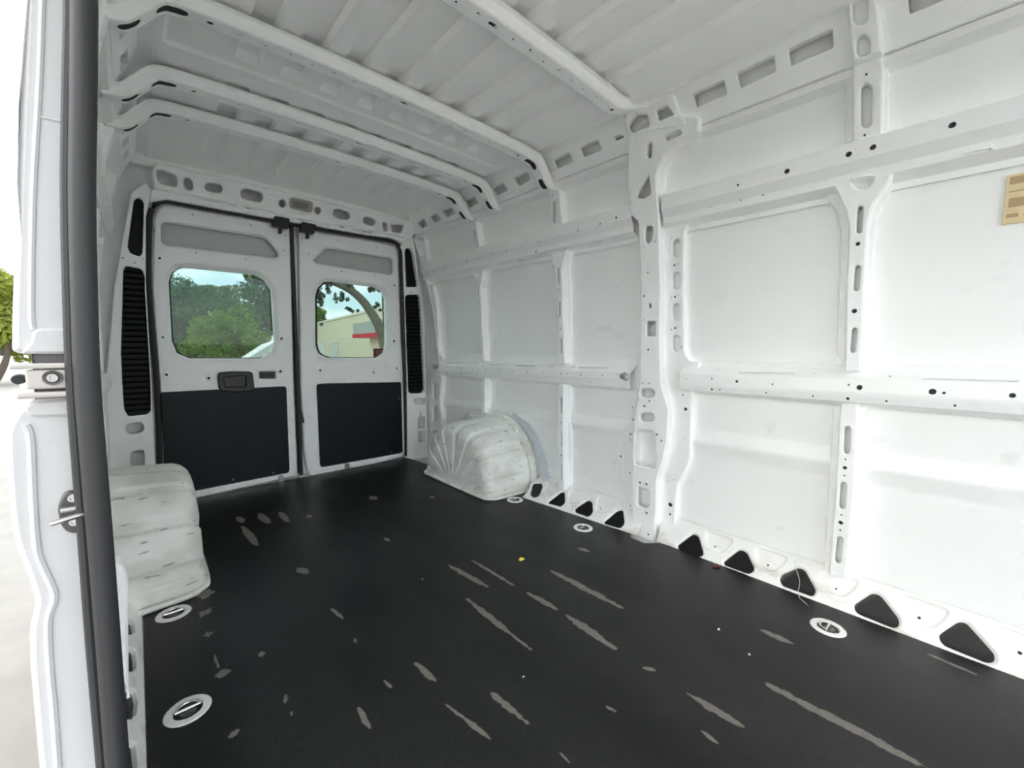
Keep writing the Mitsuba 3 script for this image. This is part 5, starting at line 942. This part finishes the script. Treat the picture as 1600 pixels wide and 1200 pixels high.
put('leaf', cat(crumb(.995, .712, .014, .3), crumb(1.004, .70, .010, .5)), 'leaf_red', None, label='dark red dry leaf at the foot of the sill', category='leaf')
th = smooth_path([[1.068, .425, .125], [1.062, .418, .09], [1.052, .402, .055], [1.05, .40, .028], [1.036, .40, .012], [1.02, .392, .004], [1.0, .385, .0025], [.97, .352, .0025]], 8)
put('thread', tube(th, .0011, 5), 'thread', None, label='thin pale thread hanging over the sill onto the floor', category='thread')

# ---------------------------------------------------------------- outside
labels['ground'] = {'label': 'pale asphalt yard outside the van', 'kind': 'structure'}
gx = np.linspace(-1, 1, 9) * 70
put('ground', grid(np.stack(np.meshgrid(gx, gx, [-.62], indexing='ij'), -1)[:, :, 0]), 'asphalt', smooth=False)


def leaves(centre, radius, n, size, rng, mat, key, clumps=40):
    cs = rng.standard_normal((clumps, 3)); cs /= np.linalg.norm(cs, axis=1, keepdims=True)
    cs = cs * rng.uniform(.45, 1.0, (clumps, 1)) ** .6 * radius + centre
    cr = rng.uniform(.16, .34, clumps) * np.mean(radius)
    which = rng.integers(0, clumps, n)
    d = rng.standard_normal((n, 3)); d /= np.linalg.norm(d, axis=1, keepdims=True)
    c = cs[which] + d * (cr[which] * rng.uniform(.55, 1.0, n) ** .5)[:, None]
    nrm = d + rng.standard_normal((n, 3)) * .55 + [0, 0, .5]
    nrm /= np.linalg.norm(nrm, axis=1, keepdims=True)
    a = np.cross(nrm, rng.standard_normal((n, 3))); a /= np.linalg.norm(a, axis=1, keepdims=True)
    b = np.cross(nrm, a)
    s = rng.uniform(.6, 1.3, (n, 1)) * size
    v = np.stack([c - a * s, c + b * s * .45, c + a * s, c - b * s * .45], 1).reshape(-1, 3)
    q = np.arange(n)[:, None] * 4
    f = np.vstack([q + [0, 1, 2], q + [0, 2, 3]])
    k2 = put('foliage', trimesh.Trimesh(v, f, process=False), mat, key, smooth=False)
    labels[k2] = {'kind': 'stuff'}


def tree(name, lab, base, h, radius, n, size, mat, seed, clumps=40, group=None):
    rg = np.random.default_rng(seed)
    k = thing(name, lab, 'tree', group)
    b = np.array(base, float)
    top = b + [rg.normal() * .4, rg.normal() * .4, h]
    trunk = smooth_path([b, b * .6 + top * .4 + [rg.normal() * .2, 0, 0], top], 6)
    put('trunk', tube(trunk, np.linspace(.028 * h + .06, .05, len(trunk)), 8), 'bark', k)
    for i in range(4):
        t = .45 + .12 * i
        p = b + (top - b) * t
        e = p + np.array([math.cos(i * 1.9 + seed), math.sin(i * 1.9 + seed), .7]) * np.mean(radius) * .7
        put('branch', tube(smooth_path([p, (p + e) / 2 + [0, 0, .2], e], 5), np.linspace(.09, .03, 11), 6), 'bark', k)
    leaves(b + [0, 0, h], np.array(radius), n, size, rg, mat, k, clumps)
    return k


tree('leafy_tree', 'dark green leafy tree at the left of the left rear window', (.2, 30, -.6), 2.7, (2.3, 1.8, 2.5), 13000, .13, 'leaf_dark', 3, 80)
tree('leafy_tree', 'bright green bushy tree in the middle of the left rear window', (2.35, 23.5, -.6), 1.4, (1.75, 1.4, 1.75), 14000, .09, 'leaf_bright', 5, 90)
tree('leafy_tree', 'mid green tree rising behind the bright bushy one in the left rear window', (3.1, 36, -.6), 3.4, (2.6, 1.9, 2.3), 12000, .15, 'leaf_mid', 6, 80)
tree('leafy_tree', 'tall dark tree at the right edge of the left rear window', (7.6, 41, -.6), 5.0, (2.2, 2, 3.2), 9000, .18, 'leaf_dark', 8)
tree('leafy_tree', 'yellow green tree seen at the right of the left rear window above the white building', (4.6, 32, -.6), 1.5, (1.1, 1.2, 1.6), 6000, .12, 'leaf_bright', 12)
tree('leafy_tree', 'yellow green tree outside past the door jamb', (-5.0, 25, -.6), 2.6, (2.0, 2, 1.9), 8000, .15, 'leaf_yellow', 13)
tree('leafy_tree', 'pale green trees over the cream building at the left of the right rear window', (16.3, 60, -.6), 5.6, (2.6, 1.6, 1.9), 4000, .25, 'leaf_bright', 21)

k = thing('oak_tree', 'large oak with a leaning limb behind the right rear window', 'tree')
Y0 = 12.6
def rw(px, pz, y=Y0):
    return [px, y, pz]
put('trunk', tube(smooth_path([rw(5.30, -.65), rw(5.28, .4), rw(5.24, 1.2), rw(5.18, 2.4), rw(5.2, 3.2), rw(5.35, 5.0)], 6), np.linspace(.25, .17, 31), 12), 'bark_oak', k)
put('limb', tube(smooth_path([rw(5.14, .5), rw(5.0, 1.1), rw(4.82, 1.65), rw(4.55, 2.1), rw(4.28, 2.42), rw(3.95, 2.66), rw(3.45, 2.84), rw(2.6, 3.05)], 6), np.linspace(.17, .08, 43), 10), 'bark_oak', k)
put('limb', tube(smooth_path([rw(4.2, 2.45), rw(4.0, 2.75), rw(3.75, 3.3)], 5), np.linspace(.10, .05, 11), 8), 'bark_oak', k)
rg = np.random.default_rng(77)
for c, n, r in (((3.1, 12.6, 2.62), 700, (.35, .4, .22)), ((3.6, 12.4, 2.86), 700, (.5, .5, .16)), ((3.0, 12.2, 2.9), 500, (.4, .4, .2)), ((3.75, 12.6, 2.42), 220, (.25, .3, .12)), ((4.55, 12.5, 2.75), 300, (.25, .4, .12)), ((4.85, 12.7, 2.25), 120, (.12, .2, .2)), ((3.02, 12.2, 1.75), 60, (.06, .1, .3)), ((3.45, 12.4, 2.3), 50, (.04, .05, .2)), ((3.0, 12.3, 2.25), 200, (.18, .2, .15)), ((4.1, 12.8, 2.1), 120, (.22, .2, .09))):
    leaves(np.array(c), np.array(r), n, .045, rg, 'leaf_oak', k, clumps=max(6, n // 40))

leaves(np.array([5.2, 13.2, 5.6]), np.array([2.6, 2.2, 1.3]), 9000, .11, rg, 'leaf_oak', k, clumps=60)
put('limb', tube(smooth_path([rw(5.3, 4.2), rw(4.6, 4.9), rw(3.6, 5.5)], 5), np.linspace(.13, .05, 11), 8), 'bark_oak', k)

# cream building with a red-banded canopy
bk = thing('cream_building', 'cream flat-roofed building with a red banded canopy behind the right rear window', 'building')
BA, BB = np.array([10.8, 38.0]), np.array([8.4, 21.0])
U = (BB - BA) / np.linalg.norm(BB - BA)
Nn = np.array([-U[1], U[0]])
if Nn @ (np.array([0, 0]) - BA) < 0:
    Nn = -Nn
def bb(u0, u1, d0, d1, z0, z1):
    c = [BA + U * u + Nn * d for u in (u0, u1) for d in (d0, d1)]
    return trimesh.convex.convex_hull(np.array([[*q, z] for q in c for z in (z0, z1)]))
put('wall', bb(-4, 24, -6, 0, -.6, 2.80), 'cream', bk, smooth=False)
put('parapet_cap', bb(-4, 24, -6, .08, 2.80, 2.92), 'cream_light', bk, smooth=False)
put('groove', bb(-4, 24, -.1, .015, 1.52, 1.56), 'cream_light', bk, smooth=False)
for u0, u1 in ((.9, 3.6), (6.0, 8.4)):
    dk = put('door', bb(u0, u1, -.1, .03, -.6, 1.2), 'white_plastic', bk, smooth=False)
    put('lintel', bb(u0 - .1, u1 + .1, -.1, .08, 1.2, 1.27), 'cream_light', dk, smooth=False)
ck = put('canopy', bb(17.0, 26, 0, 1.0, 1.56, 2.10), 'grey_sign', bk, smooth=False)
put('red_band', bb(16.97, 26, 0, 1.03, 1.38, 1.56), 'red_band', ck, smooth=False)
put('porch_wall', bb(18.2, 26, 0, .5, -.6, 1.38), 'cream', bk, smooth=False)
k = thing('white_building', 'low white gabled building at the bottom right of the left rear window', 'building')
wv = [(2.17, .45), (2.92, 1.0), (3.14, 1.09), (3.9, 1.09), (3.9, -.6), (2.17, -.6)]
wm = trimesh.creation.extrude_polygon(sg.Polygon(wv), 1.5)
wm.apply_transform(np.array([[1, 0, 0, 0], [0, 0, 1, 18.0], [0, 1, 0, 0], [0, 0, 0, 1]], float))
wm.fix_normals()
put('wall', wm, 'white_wall', k, smooth=False)
for x in (2.46, 2.68, 2.90):
    put('post', box(x, x + .05, 17.85, 17.95, -.6, .60 + (x - 2.46) * .72), 'white_plastic', k, smooth=False)
put('gable_trim', tube([[2.09, 17.9, .42], [3.06, 17.9, 1.08]], .04, 6), 'white_plastic', k)
